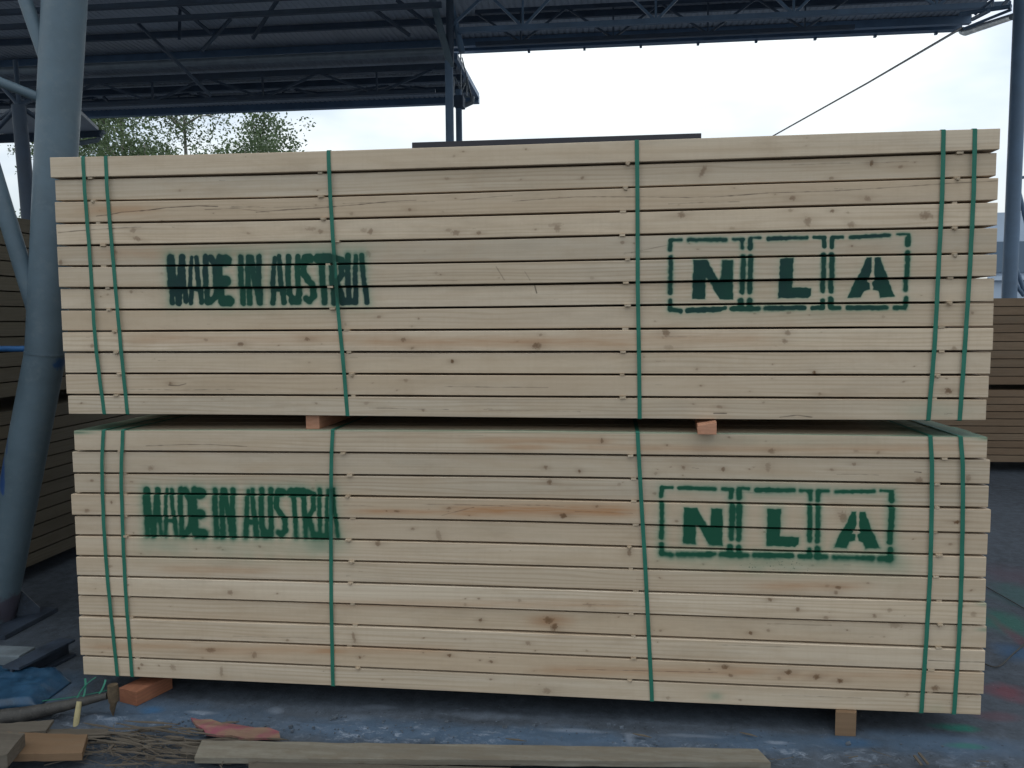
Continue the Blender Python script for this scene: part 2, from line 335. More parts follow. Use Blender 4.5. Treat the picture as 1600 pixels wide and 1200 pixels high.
for k in range(26):    # fine drying checks along the grain
    G = (UP_G, LO_G)[k % 2]; i = rk.randint(0, 11); x = rk.uniform(110, 1350); t = rk.uniform(.2, .8); L = rk.uniform(30, 190); sl_ = rk.uniform(-.01, .01)
    f_ = lambda q: board_line(G, i, q)*(1-t)+board_line(G, i+1, q)*t+sl_*(q-x)
    crack([(x+L*j/4, f_(x+L*j/4)+rk.uniform(-.5, .5)) for j in range(5)], rk.uniform(.0004, .0009), rk.uniform(.35, .65))
for k in range(70):    # dark specks under the lower boxes
    c = pm(rk.gauss(1215, 28), rk.uniform(868, 893)); sl, X, Z = window([c], .006)
    mask[sl][..., 2] = np.maximum(mask[sl][..., 2], rk.uniform(.3, .8)*(np.hypot(X-c[0], (Z-c[1])) < rk.uniform(.001, .0024)))
def heart(x0, x1, y, h, a):
    A, B = pm(x0, y), pm(x1, y+ (0)); sl, X, Z = window([A, B], .12)
    g = a*np.exp(-((Z-(A[1]+(B[1]-A[1])*(X-A[0])/(B[0]-A[0]))-.01*(smooth_noise(X, Z*0, .3, 7)-.5))/(h*MPP))**2)*np.clip((X-A[0])/.15+.5, 0, 1)*np.clip((B[0]-X)/.15+.5, 0, 1)
    g = g*(.55+.9*smooth_noise(X*.06, Z, .004, 12)*.6+.3*smooth_noise(X, Z, .2, 3)); mask[sl][..., 3] = np.maximum(mask[sl][..., 3], np.clip(g, 0, 1))
for h_ in [(700,990,799,10,.85),(480,540,1018,5,.8),(840,880,972,10,.8),(300,700,1015,8,.35),(200,560,530,9,.35),(560,1000,535,10,.45),(130,240,328,8,.4),(900,1500,700,6,.35),(780,860,700,5,.5),
           (560,800,800,5,.55),(1180,1350,915,8,.45),(150,400,395,9,.25),(500,980,945,8,.3),(900,1200,528,10,.3),(740,960,690,6,.4),(840,1200,1048,8,.4),(130,300,1010,6,.3),(1200,1500,1055,8,.25),(250,420,890,7,.3)]:
    heart(*h_)
img = bpy.data.images.new('pack_face_marks', MW, MH, alpha=True, float_buffer=True); img.colorspace_settings.name = 'Non-Color'; img.alpha_mode = 'CHANNEL_PACKED'
img.pixels.foreach_set(np.clip(mask, 0, 1).astype(np.float32).ravel()); img.update(); img.pack()
def face_uv(x, z): return ((x-MX0)/(MX1-MX0), (z-MZ0)/(MZ1-MZ0))

def marks(g):
    uv = g.n('UVMap'); uv.uv_map = 'UVMap'; im = g.n('TexImage'); im.image = img; im.extension = 'CLIP'; g.l(uv.outputs[0], im.inputs[0])
    sp = g.n('SeparateColor'); g.l(im.outputs['Color'], sp.inputs[0]); return sp.outputs[0], sp.outputs[1], sp.outputs[2], im.outputs['Alpha']
def paint_colour(g):
    uv = g.n('UVMap'); uv.uv_map = 'UVMap'; sp = g.n('SeparateXYZ'); g.l(uv.outputs[0], sp.inputs[0])
    f = g.math('MULTIPLY', g.ramp(sp.outputs[1], [(.45, .15), (.55, .9)]), g.ramp(g.noise(g.coord('Object', (1, 1, 1)), 3.2, 3), [(.35, .4), (.62, 1.)]))
    return g.mix(f, (.008, .082, .042), (.009, .030, .031))
def wood_mat(name, pale, dark, warm, marked=True, dirt=0., axis='X', rough=.68):
    m, t, b = newmat(name, rough, 0, .25); g = N(t)
    oi = g.n('ObjectInfo'); rv = g.n('CombineXYZ'); g.l(g.math('MULTIPLY', oi.outputs['Random'], 37.), rv.inputs[0]); g.l(g.math('MULTIPLY', oi.outputs['Random'], 53.), rv.inputs[1]); g.l(g.math('MULTIPLY', oi.outputs['Random'], 91.), rv.inputs[2])
    ax = (lambda a, c: (a, c, c)) if axis == 'X' else (lambda a, c: (c, a, c))
    big = g.noise(g.coord('Object', ax(.45, 9), rv.outputs[0]), 1.0, 3, .55, .6)
    g1 = g.noise(g.coord('Object', ax(.4, 38), rv.outputs[0]), 1.0, 4, .6, 1.6)
    g2 = g.noise(g.coord('Object', ax(5, 340), rv.outputs[0]), 1.0, 2, .6, .3)
    c = g.mix(g.ramp(big, [(.3, 0.), (.72, 1.)]), pale, warm)
    c = g.mix(g.math('MULTIPLY', g.ramp(g1, [(.42, 0.), (.72, 1.)]), .42), c, dark)
    c = g.mix(g.math('MULTIPLY', g.ramp(g2, [(.45, 0.), (.75, 1.)]), .11), c, dark)
    # rings: cathedral figure where the board is flat sawn
    wv = g.n('TexWave', wave_type='BANDS', bands_direction='Z'); wv.inputs['Scale'].default_value = 1.; wv.inputs['Distortion'].default_value = 9; wv.inputs['Detail'].default_value = 1.5; wv.inputs['Detail Scale'].default_value = .9
    g.l(g.coord('Object', ax(1.5, 17), rv.outputs[0]), wv.inputs[0])
    fig = g.math('MULTIPLY', g.ramp(wv.outputs['Fac'], [(.50, 0.), (.85, 1.)]), g.ramp(g.noise(g.coord('Object', ax(.7, 6), rv.outputs[0]), 1, 1), [(.42, 0.), (.60, .45)]))
    c = g.mix(fig, c, dark)
    # each board its own tone
    c = g.mix(g.ramp(oi.outputs['Random'], [(0., .1), (.3, .0), (.55, .55), (.75, .05), (1., .4)]), c, (warm[0]*1.02, warm[1]*.95, warm[2]*.9))
    hs = g.n('HueSaturation'); g.l(c, hs.inputs['Color']); g.l(g.ramp(oi.outputs['Random'], [(0., .82), (.2, 1.06), (.45, .88), (.7, 1.07), (1., .90)]), hs.inputs['Value']); c = hs.outputs[0]
    bl = g.noise(g.coord('Object', ax(3.5, 12), rv.outputs[0]), 1, 5, .65, .4)
    c = g.mix(g.ramp(bl, [(.46, 0.), (.72, .42)]), c, (warm[0]*.74, warm[1]*.68, warm[2]*.62))
    sw = g.noise(g.coord('Object', ax(60, 8), rv.outputs[0]), 1, 2, .5)
    c = g.mix(g.ramp(sw, [(.5, 0.), (.75, .10)]), c, dark)
    # handling dirt
    dn = g.ramp(g.noise(g.coord('Object', ax(1.2, 5) if dirt < .5 else ax(5, 14), rv.outputs[0]), 2, 6, .7), [(.5 if dirt < .5 else .42, 0.), (.8 if dirt < .5 else .62, .22+dirt)])
    c = g.mix(dn, c, (.16, .135, .10))
    bh = g.math('ADD', g.math('MULTIPLY', g1, .5), g.math('MULTIPLY', g2, .5))
    if marked:
        P, K, B_, A = marks(g)
        c = g.mix(g.math('MULTIPLY', A, 1.1, True), c, (.42, .225, .11))
        c = g.mix(K, c, (.13, .065, .028))
        c = g.mix(B_, c, (.03, .02, .013))
        c = g.mix(g.math('MULTIPLY', P, 1.25, True), c, g.mix(g.ramp(P, [(.25, 0.), (.85, 1.)]), (.05, .235, .155), paint_colour(g)))
        bh = g.math('SUBTRACT', bh, g.math('MULTIPLY', B_, 2.))
    g.l(c, b.inputs['Base Color']); g.l(g.bump(bh, .25, .002), b.inputs['Normal'])
    return m
M_wood = wood_mat('fresh_spruce', (.64, .545, .42), (.40, .30, .20), (.575, .455, .32))
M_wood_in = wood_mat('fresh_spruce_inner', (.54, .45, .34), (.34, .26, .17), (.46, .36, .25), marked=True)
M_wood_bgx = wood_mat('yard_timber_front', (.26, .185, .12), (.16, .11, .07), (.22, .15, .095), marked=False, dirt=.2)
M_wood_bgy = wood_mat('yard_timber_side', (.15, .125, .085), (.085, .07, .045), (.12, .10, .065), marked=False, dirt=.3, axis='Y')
M_wood_or = wood_mat('orange_stained_timber', (.34, .15, .075), (.19, .085, .05), (.28, .11, .07), marked=False, dirt=.1, axis='Y')
M_wood_end = wood_mat('rosy_timber', (.56, .30, .19), (.38, .19, .11), (.50, .25, .16), marked=False, axis='Y')
M_wood_tan = wood_mat('tan_offcut', (.25, .165, .10), (.14, .09, .055), (.21, .135, .08), marked=False, dirt=.25)
M_wood_old = wood_mat('weathered_board', (.33, .315, .26), (.10, .09, .07), (.21, .195, .16), marked=False, dirt=.55, rough=.85)
M_wood_grey = wood_mat('grey_board', (.15, .13, .105), (.07, .06, .05), (.115, .10, .08), marked=False, dirt=.4, rough=.85)
M_splinter = wood_mat('splinter_wood', (.17, .15, .12), (.06, .052, .04), (.12, .10, .08), marked=False, dirt=.3, rough=.85)
def pink_mat():
    m, t, b = newmat('pink_sprayed_splinter', .8); g = N(t); v = g.coord('Object', (3, 40, 40))
    c = g.mix(g.ramp(g.noise(g.coord('Object', (6, 6, 6)), 2, 3), [(.4, 0.), (.6, 1.)]), (.26, .075, .10), (.25, .16, .105)); c = g.mix(g.ramp(g.noise(v, 1, 3), [(.4, 0.), (.7, .5)]), c, (.10, .04, .04))
    g.l(c, b.inputs['Base Color']); return m
M_pink = pink_mat()
def simple(name, col, rough=.6, metal=0, var=.25, scale=6, bump=0., dirt=None, spec=.5):
    m, t, b = newmat(name, rough, metal, spec); g = N(t); v = g.coord('Object'); n = g.noise(v, scale, 6, .6)
    c = g.mix(g.ramp(n, [(.3, 0.), (.7, 1.)]), tuple(x*(1-var) for x in col), tuple(min(1, x*(1+var)) for x in col))
    if dirt: c = g.mix(g.ramp(g.noise(v, scale*3.1, 6, .7), [(.52, 0.), (.68, .7)]), c, dirt)
    g.l(c, b.inputs['Base Color'])
    g.l(g.ramp(n, [(.3, max(0, rough-.12)), (.7, min(1, rough+.12))]), b.inputs['Roughness'])
    if bump: g.l(g.bump(g.noise(v, scale*6, 5, .65), bump, .004), b.inputs['Normal'])
    return m
M_col = simple('blue_grey_galvanised_paint', (.10, .148, .182), .55, 0, .16, 5, .12, (.13, .175, .20))
M_col_blue = simple('bright_blue_paint', (.02, .10, .26), .5, 0, .3, 14)
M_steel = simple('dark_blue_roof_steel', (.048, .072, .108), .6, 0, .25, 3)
M_steel_lt = simple('flare_lit_blue_steel', (.115, .185, .28), .5, 0, .2, 3)  # lighter, bluer copy of the roof steel, lens flare put into its colour
M_gutter = simple('galvanised_gutter', (.26, .30, .33), .45, .3, .2, 4)
M_dark = simple('dark_brown_film', (.030, .027, .034), .45, 0, .3, 8)
M_tool = simple('worn_black_rubber', (.045, .042, .038), .7, 0, .4, 20, .3, (.09, .08, .07))
M_toolhead = simple('rusty_tool_steel', (.13, .095, .06), .6, .4, .4, 50, .3)
M_peg = simple('pale_yellow_stick', (.42, .36, .19), .6, 0, .15, 30)
M_blue = simple('blue_plastic_sheet', (.012, .050, .10), .5, 0, .5, 9, .2, (.03, .09, .15))
M_basesteel = simple('grimy_base_steel', (.030, .042, .062), .55, 0, .4, 9, .2, (.05, .075, .12))
M_conc = simple('grey_concrete', (.16, .19, .21), .85, 0, .3, 9, .4)
M_wire = simple('steel_cable', (.12, .11, .10), .6)
M_hall = simple('pale_blue_sheet_wall', (.42, .50, .60), .6, 0, .08, .5)
M_hallroof = simple('slate_blue_band', (.11, .16, .22), .6, 0, .1, .5)
M_bark = simple('pale_bark', (.30, .28, .25), .85, 0, .4, 4, .3, (.07, .06, .05))
def sheet_mat():
    m, t, b = newmat('corrugated_underside', .55); g = N(t)
    c = g.mix(g.ramp(g.noise(g.coord('Object', (.6, .25, 1)), 1.4, 5, .6), [(.3, 0.), (.7, 1.)]), (.31, .34, .38), (.40, .44, .50))
    g.l(c, b.inputs['Base Color']); return m
M_sheet = sheet_mat()
def strap_mat():
    m, t, b = newmat('green_strap', .5, 0, .25); g = N(t); P, K, B_, A = marks(g)
    c = g.mix(g.noise(g.coord('Object', (2, 2, 6)), 2, 3), (.020, .125, .082), (.034, .185, .13))
    c = g.mix(g.math('MULTIPLY', P, .95), c, (.008, .055, .034)); g.l(c, b.inputs['Base Color'])
    g.l(g.bump(g.noise(g.coord('Object', (1, 1, 1)), 420, 1), .3, .0005), b.inputs['Normal']); return m
M_strap = strap_mat()
def leaf_mat():
    m, t, b = newmat('leaf', .6); g = N(t)
    c = g.mix(g.ramp(g.noise(g.coord('Object'), .9, 3), [(.35, 0.), (.65, 1.)]), (.055, .088, .040), (.13, .185, .085)); g.l(c, b.inputs['Base Color'])
    tr = g.n('BsdfTranslucent'); g.l(c, tr.inputs[0]); ms = g.n('MixShader'); ms.inputs[0].default_value = .35
    g.l(b.outputs[0], ms.inputs[1]); g.l(tr.outputs[0], ms.inputs[2]); g.l(ms.outputs[0], t.nodes['Material Output'].inputs[0]); return m
M_leaf = leaf_mat()
def ground_mat():
    m, t, b = newmat('painted_yard_ground', .8); g = N(t); v = g.coord('Object')
    n1 = g.noise(v, 1.3, 6, .65); n2 = g.noise(v, 14, 6, .7); n3 = g.noise(v, 70, 4, .7)
    c = g.mix(g.ramp(n1, [(.35, 0.), (.65, 1.)]), (.030, .038, .048), (.055, .069, .088))
    c = g.mix(g.ramp(n2, [(.40, 0.), (.70, .8)]), c, (.085, .105, .135))
    def spot(c, x, y, rx, ry, col, a=.8, soft=.35):
        mpn = g.n('Mapping'); mpn.vector_type = 'TEXTURE'; mpn.inputs['Location'].default_value = (x, y, 0); mpn.inputs['Scale'].default_value = (rx, ry, 1); g.l(v, mpn.inputs[0])
        wrp = g.n('VectorMath', operation='ADD'); g.l(mpn.outputs[0], wrp.inputs[0]); nn = g.n('VectorMath', operation='SCALE'); sb = g.n('VectorMath', operation='SUBTRACT')
        g.l(g.noise(v, 5, 5, .6, out='Color'), sb.inputs[0]); sb.inputs[1].default_value = (.5, .5, .5); g.l(sb.outputs[0], nn.inputs[0]); nn.inputs['Scale'].default_value = 1.3; g.l(nn.outputs[0], wrp.inputs[1])
        ln = g.n('VectorMath', operation='LENGTH'); g.l(wrp.outputs[0], ln.inputs[0])
        return g.mix(g.ramp(ln.outputs['Value'], [(.35, a), (1.0+soft, 0.)]), c, col)
    blue = (.060, .115, .19)
    for q in [(.5,-.12,.5,.16),(1.6,-.16,.9,.12),(3.9,-.05,.6,.12),(3.1,-.10,.5,.10),(2.3,-.14,.5,.1)]:
        c = spot(c, *q, blue, .55)
    for (px, py, rx, ry, col, a) in [(1490,1135,.12,.045,(.0,.16,.11),.9),(1510,1165,.12,.03,(.01,.15,.10),.6),(1575,975,.22,.25,(.01,.12,.085),.8),(1600,930,.3,.3,(.01,.10,.08),.5),(1572,1080,.13,.13,(.16,.035,.05),.75),(1560,1120,.12,.06,(.12,.04,.055),.5),
                                    (1590,1020,.15,.15,(.03,.09,.18),.8),(1590,900,.3,.3,(.09,.03,.05),.4),(235,1110,.07,.05,(.03,.12,.25),.7),(60,1075,.25,.2,(.02,.10,.20),.5),(1330,1160,.15,.05,(.03,.09,.18),.7),(1595,1000,.05,.4,(.14,.03,.05),.5)]:
        p = at(px, py, Z=0); c = spot(c, p.x, p.y, rx, ry, col, a)
    for (px, py, rx, ry, a) in [(318,1113,.09,.010,.8),(430,1110,.05,.018,.6),(590,1104,.10,.014,.5),(900,1141,.16,.010,.7),(985,1150,.03,.03,.7),(1080,1149,.16,.010,.6),(560,1122,.08,.02,.35),(1215,1160,.06,.008,.9),(760,1118,.2,.02,.3)]:
        p = at(px, py, Z=0); c = spot(c, p.x, p.y, rx, ry*2.2, (.24, .28, .34), a*.6)
    # scuffed lime and cement dust lying in streaks
    w = g.noise(g.coord('Object', (3.2, 12, 1)), 2.2, 7, .72, .8)
    c = g.mix(g.ramp(w, [(.64, 0.), (.74, .6)]), c, (.18, .21, .25))
    c = g.mix(g.ramp(n3, [(.66, 0.), (.76, .8)]), c, (.30, .32, .34))
    c = g.mix(g.ramp(g.noise(v, 38, 3, .6), [(.62, 0.), (.72, .8)]), c, (.018, .02, .024))
    sx = g.n('SeparateXYZ'); g.l(v, sx.inputs[0])
    yy = g.math('ADD', sx.outputs['Y'], g.math('MULTIPLY', g.math('SUBTRACT', g.noise(g.coord('Object', (1.5, 1.5, 1)), 2.5, 4, .6), .5), .35))
    band = g.ramp(g.math('ADD', yy, 1.0), [(.74, 0.), (.80, .85), (.87, .85), (.91, 0.)])
    c = g.mix(g.math('MULTIPLY', band, g.math('MULTIPLY', g.ramp(g.noise(g.coord('Object', (6, 16, 1)), 2.2, 9, .8, .5), [(.52, 0.), (.62, 1.)]), g.ramp(g.noise(v, 2.1, 3, .6), [(.42, .15), (.62, 1.)]))), c, (.24, .28, .34))
    g.l(c, b.inputs['Base Color'])
    h = g.math('ADD', g.math('MULTIPLY', n2, .7), g.math('MULTIPLY', n3, .3)); g.l(g.bump(h, .6, .015), b.inputs['Normal']); return m
M_ground = ground_mat()

# ------------------------------------------------------------------ ground
def ground():
    xs = np.concatenate([[-300,-120,-50,-20,-8,-4,-2.2], np.arange(-1.8, 6.6, .022), [7,8.5,11,16,30,60,140,300]])
    ys = np.concatenate([[-200,-60,-20,-6,-2.5,-1.4], np.arange(-.8, 1.0, .011), [1.6,2,3,5,8,12,20,40,90,200,400]])
    v, f = [], []
    for y in ys:
        for x in xs:
            w = max(0, min(1, (x+1.7)/.4))*max(0, min(1, (6.4-x)/.4))*max(0, min(1, (y+1.05)/.3))*max(0, min(1, (1.1-y)/.3))
            z = 0.
            if w > 0:
                n = mnoise.fractal((x*5, y*7, 0), .8, 2.1, 5); e = mnoise.noise((x*1.6, 0, 3.))*.05
                lip = .020/(1+math.exp(-(y+.17+e+.03*mnoise.noise((x*8, 1, 1)))/.012))-.020   # broken slab edge in front of the pack
                fade = max(0, min(1, (-y-.04)/.1))
                rg = max(0., 1-abs(y+.17+e)/.09); z = w*(n*.010*fade-.002 + lip + rg*.016*(abs(mnoise.noise((x*16, y*26, 2)))+.6*abs(mnoise.noise((x*44, y*60, 8)))-.2))
            v.append((float(x), float(y), z))
    nx = len(xs)
    for j in range(len(ys)-1):
        for i in range(nx-1): a = j*nx+i; f.append((a, a+1, a+1+nx, a+nx))
    o = link('ground', mesh('ground', v, f, True), M_ground); o['kind'] = 'structure'; return o
ground()

# ------------------------------------------------------------------ timber packs
def lerp_curve(G, i, X0, X1, n):
    """z of joint i at n+1 places between X0 and X1"""
    xs, zs = [], []
    pxs = [G['l'], 400, 800, 1200, G['r']]
    for px, py in zip(pxs, G['g'][i]):
        p = at(px, py, Y=0); xs.append(p.x); zs.append(p.z)
    c = np.polyfit(xs, zs, 3)
    return lambda x: float(.5*np.polyval(c, x)+.5*np.interp(x, xs, zs))
DEPTH = 1.15
def front_board(name, xl, xr, zt, zb, yo, seed, parent, top_special=False):
    n = 20; w = .158; v, f = [], []; bv = .0022
    for k in range(n+1):
        x = xl+(xr-xl)*k/n; a, b = zt(x), zb(x); y = yo+.0025*mnoise.noise((x*1.3, seed*3.7, 0))
        a += .0006*mnoise.noise((x*4, seed, 5)); b += .0006*mnoise.noise((x*4, seed, 9))
        v += [(x,y,b+bv),(x,y,a-bv),(x,y+bv,a),(x,y+w-bv,a),(x,y+w,a-bv),(x,y+w,b+bv),(x,y+w-bv,b),(x,y+bv,b)]
    for k in range(n):
        for j in range(8): f.append((k*8+j, (k+1)*8+j, (k+1)*8+(j+1)%8, k*8+(j+1)%8))
    f += [tuple(range(8)), tuple(range(n*8, n*8+8))[::-1]]
    me = mesh(name, v, f); bm = bmesh.new(); bm.from_mesh(me); bmesh.ops.recalc_face_normals(bm, faces=bm.faces); bm.to_mesh(me); bm.free()
    def fn(co, p):
        if top_special and p.normal.z > .5: return face_uv(co.x, 1.2765+(co.y-yo)/1.15*.047)
        if p.normal.y > .5 or (abs(p.normal.z) > .5): return face_uv(co.x, co.z) if abs(p.normal.x) < .5 and p.normal.y <= .5 else (-1, -1)
        return face_uv(co.x, co.z) if p.normal.y < -.3 else (-1, -1)
    uvs(me, fn)
    o = link(name, me, M_wood, parent); return o
SU = [[(130,246),(133,300),(141,400),(149,530),(156,590),(164,650)],[(165.5,246),(168,300),(181,450),(189,540),(200,650)],[(513.5,239),(516,300),(521,380),(528,480),(537,570),(543.5,652)],
      [(995,220),(996,300),(996.5,450),(998.5,560),(999.5,655)],[(1474,205),(1472,300),(1466,420),(1460,540),(1455,600),(1450,656)],[(1523,203),(1521,300),(1515,420),(1506,560),(1499,656)]]
SL = [[(162.5,673),(160,705),(160,750),(162.5,820),(168,900),(175,970),(184,1056)],[(192.5,673),(189.5,740),(193,850),(197,930),(207,1058)],[(520.5,673),(518,710),(517.5,800),(517.5,880),(518,950),(520.5,1071)],
      [(996,676),(998,710),(1003,800),(1008,880),(1014,1000),(1019,1095)],[(1453,681),(1456,720),(1455.5,800),(1453,900),(1447,1000),(1439,1115)],[(1500,682),(1504,720),(1504,800),(1502,900),(1498,1000),(1490,1117)]]
def make_pack(G, Ls, Rs, label, seed, top):
    rp = random.Random(seed)
    g = {'g': G, 'l': Ls[0], 'r': Rs[0]}
    joints = []
    for i in range(13):
        g['l'] = Ls[min(i, 11)]; g['r'] = Rs[min(i, 11)]; joints.append(lerp_curve(g, i, 0, 4, 4))
    base = empty('timber_pack', (2, DEPTH/2, joints[12](2)), label, 'timber pack', 'strapped packs of fresh boards')
    H = .0044
    for i in range(12):
        xl = at(Ls[i], (G[i][0]+G[i+1][0])/2, Y=0).x; xr = at(Rs[i], (G[i][4]+G[i+1][4])/2, Y=0).x
        up = 0 if i == 0 else H; dn = 0 if i == 11 else H
        jt, jb = joints[i], joints[i+1]
        # the boards of the upper pack bow apart a little at the right hand end
        bow = .0025 if (top and 1 <= i+1 <= 4) else 0
        zt = (lambda x, j=jt, u=up: j(x)-u)
        zb = (lambda x, j=jb, d=dn, b=bow: j(x)+d+b*max(0, (x-3.6)/.4)**1.5)
        yo = rp.uniform(-.002, .004)+(rp.random() < .3)*rp.uniform(.003, .009)
        front_board('board', xl, xr, zt, zb, yo, seed+i, base, (not top) and i == 0)
        # rows behind the front board, seen at the ends, through the joints and from above
        for r in range(1, 7):
            y0 = r*.165; dx = rp.uniform(-.012, .012); dxr = rp.uniform(-.012, .012)
            zT, zB = (zt(xl), zt(xr)), (zb(xl), zb(xr)); t = rp.uniform(0, .001)
            mb = MB().add([(xl+dx,y0,zB[0]),(xr+dxr,y0,zB[1]),(xr+dxr,y0+.158,zB[1]),(xl+dx,y0+.158,zB[0]),(xl+dx,y0,zT[0]-t),(xr+dxr,y0,zT[1]-t),(xr+dxr,y0+.158,zT[1]-t),(xl+dx,y0+.158,zT[0]-t)],
                          [(0,3,2,1),(4,5,6,7),(0,1,5,4),(1,2,6,5),(2,3,7,6),(3,0,4,7)])
            me = mesh('board', mb.v, mb.f)
            if (not top) and i == 0: uvs(me, lambda co, p: face_uv(co.x, 1.2765+co.y/1.15*.047) if p.normal.z > .5 else (-1, -1))
            else: uvs(me, lambda co, p: (-1, -1))
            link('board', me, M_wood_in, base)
    # thin stacking laths between the layers, their ends showing beside the straps
    cols = ([(150, 0), (500, 0), (975, 0), (1490, 0)] if top else [(180, 0), (535, 0), (985, 0), (1475, 0)])
    for i in range(1, 12):
        for px, _ in cols:
            if top and i < 12: x0 = px + (i-1)*{150: 3, 500: 4.5, 975: 0, 1490: -3}[px]
            else: x0 = px
            yy_ = board_line(G, i, x0); xx_ = x0+rp.uniform(-8, 8)
            for pth in (SU if top else SL):
                sx_ = float(np.interp(yy_, [q[1] for q in pth], [q[0] for q in pth]))
                if sx_-13 < xx_ < sx_+5: xx_ = sx_+5 if (xx_ > sx_-4) else sx_-13
            X = at(xx_, 500, Y=0).x; z = joints[i](X); pr = rp.choice((-.006, -.003, -.001, .0, .001, .002, .007)); w = rp.uniform(.018, .026); tilt = rp.uniform(-.003, .001)
            mb = MB(); hh = H-.0002
            mb.add([(X,-pr,z-hh+tilt*(pr > .002)),(X+w,-pr+rp.uniform(-.002,.002),z-hh+tilt*(pr > .002)*.3),(X+w,.02,z-hh),(X,.02,z-hh),(X+w,1.14,z-hh),(X,1.14,z-hh),
                    (X,-pr,z+hh+tilt*(pr > .002)),(X+w,-pr,z+hh),(X+w,.02,z+hh),(X,.02,z+hh),(X+w,1.14,z+hh),(X,1.14,z+hh)],
                   [(0,3,2,1),(3,5,4,2),(6,7,8,9),(9,8,10,11),(0,1,7,6),(1,2,8,7),(2,4,10,8),(4,5,11,10),(5,3,9,11),(3,0,6,9)])
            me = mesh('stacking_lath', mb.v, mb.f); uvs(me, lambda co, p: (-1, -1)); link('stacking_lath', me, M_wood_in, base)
            if pr > -.002 and rp.random() < .42:   # the crushed lath end hanging over the edge of the board below
                q = Vector((X+w*.5, -.004, z-.004)); s = rp.uniform(.006, .011)
                c = MB().add([q+Vector((-s*rp.uniform(.7,1.3), .004, s*.5)), q+Vector((s*rp.uniform(.7,1.3), .004, s*.45)), q+Vector((s*.6, .004, -s*rp.uniform(.7,1.2))), q+Vector((-s*.5, .004, -s*rp.uniform(.6,1))),
                              q+Vector((-s*.7, -.005, s*.4)), q+Vector((s*.7, -.004, s*.4)), q+Vector((s*.4, -.003, -s*.6)), q+Vector((-s*.4, -.004, -s*.5))],
                             [(0,3,2,1),(4,5,6,7),(0,1,5,4),(1,2,6,5),(2,3,7,6),(3,0,4,7)])
                me = mesh('lath_splinter', c.v, c.f); uvs(me, lambda co, p: (-1, -1)); link('lath_splinter', me, M_wood_in, base)
    return base, joints
def strap(path, parent, joints, ztop, zbot):
    pts = []
    for px, py in path: p = at(px, py, Y=-.001); pts.append(Vector((p.x, -.0042, p.z)))
    # densify with a spline-like smoothing
    zs = np.linspace(pts[0].z, pts[-1].z, 40); src = sorted([(p.z, p.x) for p in pts]); fx = np.interp(zs, [s[0] for s in src], [s[1] for s in src])
    k = np.array([1,2,3,2,1.])/9; fx2 = np.convolve(np.pad(fx, 2, mode='edge'), k, 'valid')
    line = [Vector((float(fx2[i]), -.0045-.0015*math.sin(i*1.3+pts[0].x*9)*.5, float(zs[i]))) for i in range(len(zs))]
    line[0].z = ztop; line[-1].z = zbot
    ring = [(Vector((line[0].x+.012, DEPTH+.004, ztop+.0035)), 'b'), (Vector((line[0].x+.004, .35, ztop+.003)), 't'), (Vector((line[0].x, .004, ztop+.0032)), 't'), (Vector((line[0].x, -.0035, ztop-.001)), 'c')]
    w = .0084; v, f = [], []
    seq = [r[0] for r in ring] + line[1:-1] + [Vector((line[-1].x, -.0035, zbot+.001)), Vector((line[-1].x, .004, zbot-.003)), Vector((line[-1].x+.01, DEPTH+.004, zbot-.003)), Vector((line[0].x+.012, DEPTH+.004, ztop+.0035))]
    nrm = []
    for i, p in enumerate(seq):
        a = seq[max(i-1, 0)]; b = seq[min(i+1, len(seq)-1)]; d = (b-a).normalized(); nrm.append(Vector((1, 0, 0)).cross(d).normalized())
    for p, n in zip(seq, nrm):
        v += [p+Vector((-w, 0, 0)), p+Vector((w, 0, 0)), p+Vector((w, 0, 0))+n*.0010, p+Vector((-w, 0, 0))+n*.0010]
    for i in range(len(seq)-1):
        for j in range(4): f.append((i*4+j, (i+1)*4+j, (i+1)*4+(j+1)%4, i*4+(j+1)%4))
    me = mesh('strap', v, f); bm = bmesh.new(); bm.from_mesh(me); bmesh.ops.recalc_face_normals(bm, faces=bm.faces); bm.to_mesh(me); bm.free()
    uvs(me, lambda co, p: face_uv(co.x, co.z) if co.y < .0 else (-1, -1)); return link('strap', me, M_strap, parent)
packU, jU = make_pack(UP_G, UP_L, UP_R, 'upper strapped pack of pale boards stencilled in dark green, top of the pile', 100, True)
packL, jL = make_pack(LO_G, LO_L, LO_R, 'lower strapped pack of pale boards, resting on two blocks near the ground, blurrier green stencils', 300, False)
for paths, pk, J in ((SU, packU, jU), (SL, packL, jL)):
    for p in paths: strap(p, pk, J, J[0](at(*p[0], Y=0).x)+.0005, J[12](at(*p[-1], Y=0).x)-.0005)

# bearers: two under each pack
def block(name, corners, z0, z1, mat, label, cat, group=None, cut=0):
    """corners: four plan points, front-left, front-right, back-right, back-left"""
    c = sum((Vector((*p, 0)) for p in corners), Vector())/4
    r = empty(name, (c.x, c.y, z0), label, cat, group)
    mb = MB().add([(*p, z0) for p in corners]+[(*p, z1-(cut if k == 0 else 0)) for k, p in enumerate(corners)], [(0,3,2,1),(4,5,6,7),(0,1,5,4),(1,2,6,5),(2,3,7,6),(3,0,4,7)])
    return mb, r, mat
def solid(name, corners, z0, z1, mat, label, cat, group=None, cut=0, bevel=.002):
    c = sum((Vector((*p, 0)) for p in corners), Vector())/4
    mb = MB().add([(*p, z0) for p in corners]+[(*p, z1-(cut if k in (0, 3) else 0)) for k, p in enumerate(corners)], [(0,3,2,1),(4,5,6,7),(0,1,5,4),(1,2,6,5),(2,3,7,6),(3,0,4,7)])
    mb.v = [p-Vector((c.x, c.y, z0)) for p in mb.v]
    o = mb.build(name, mat, None, bevel); o.location = (c.x, c.y, z0); return tag(o, label, cat, group)
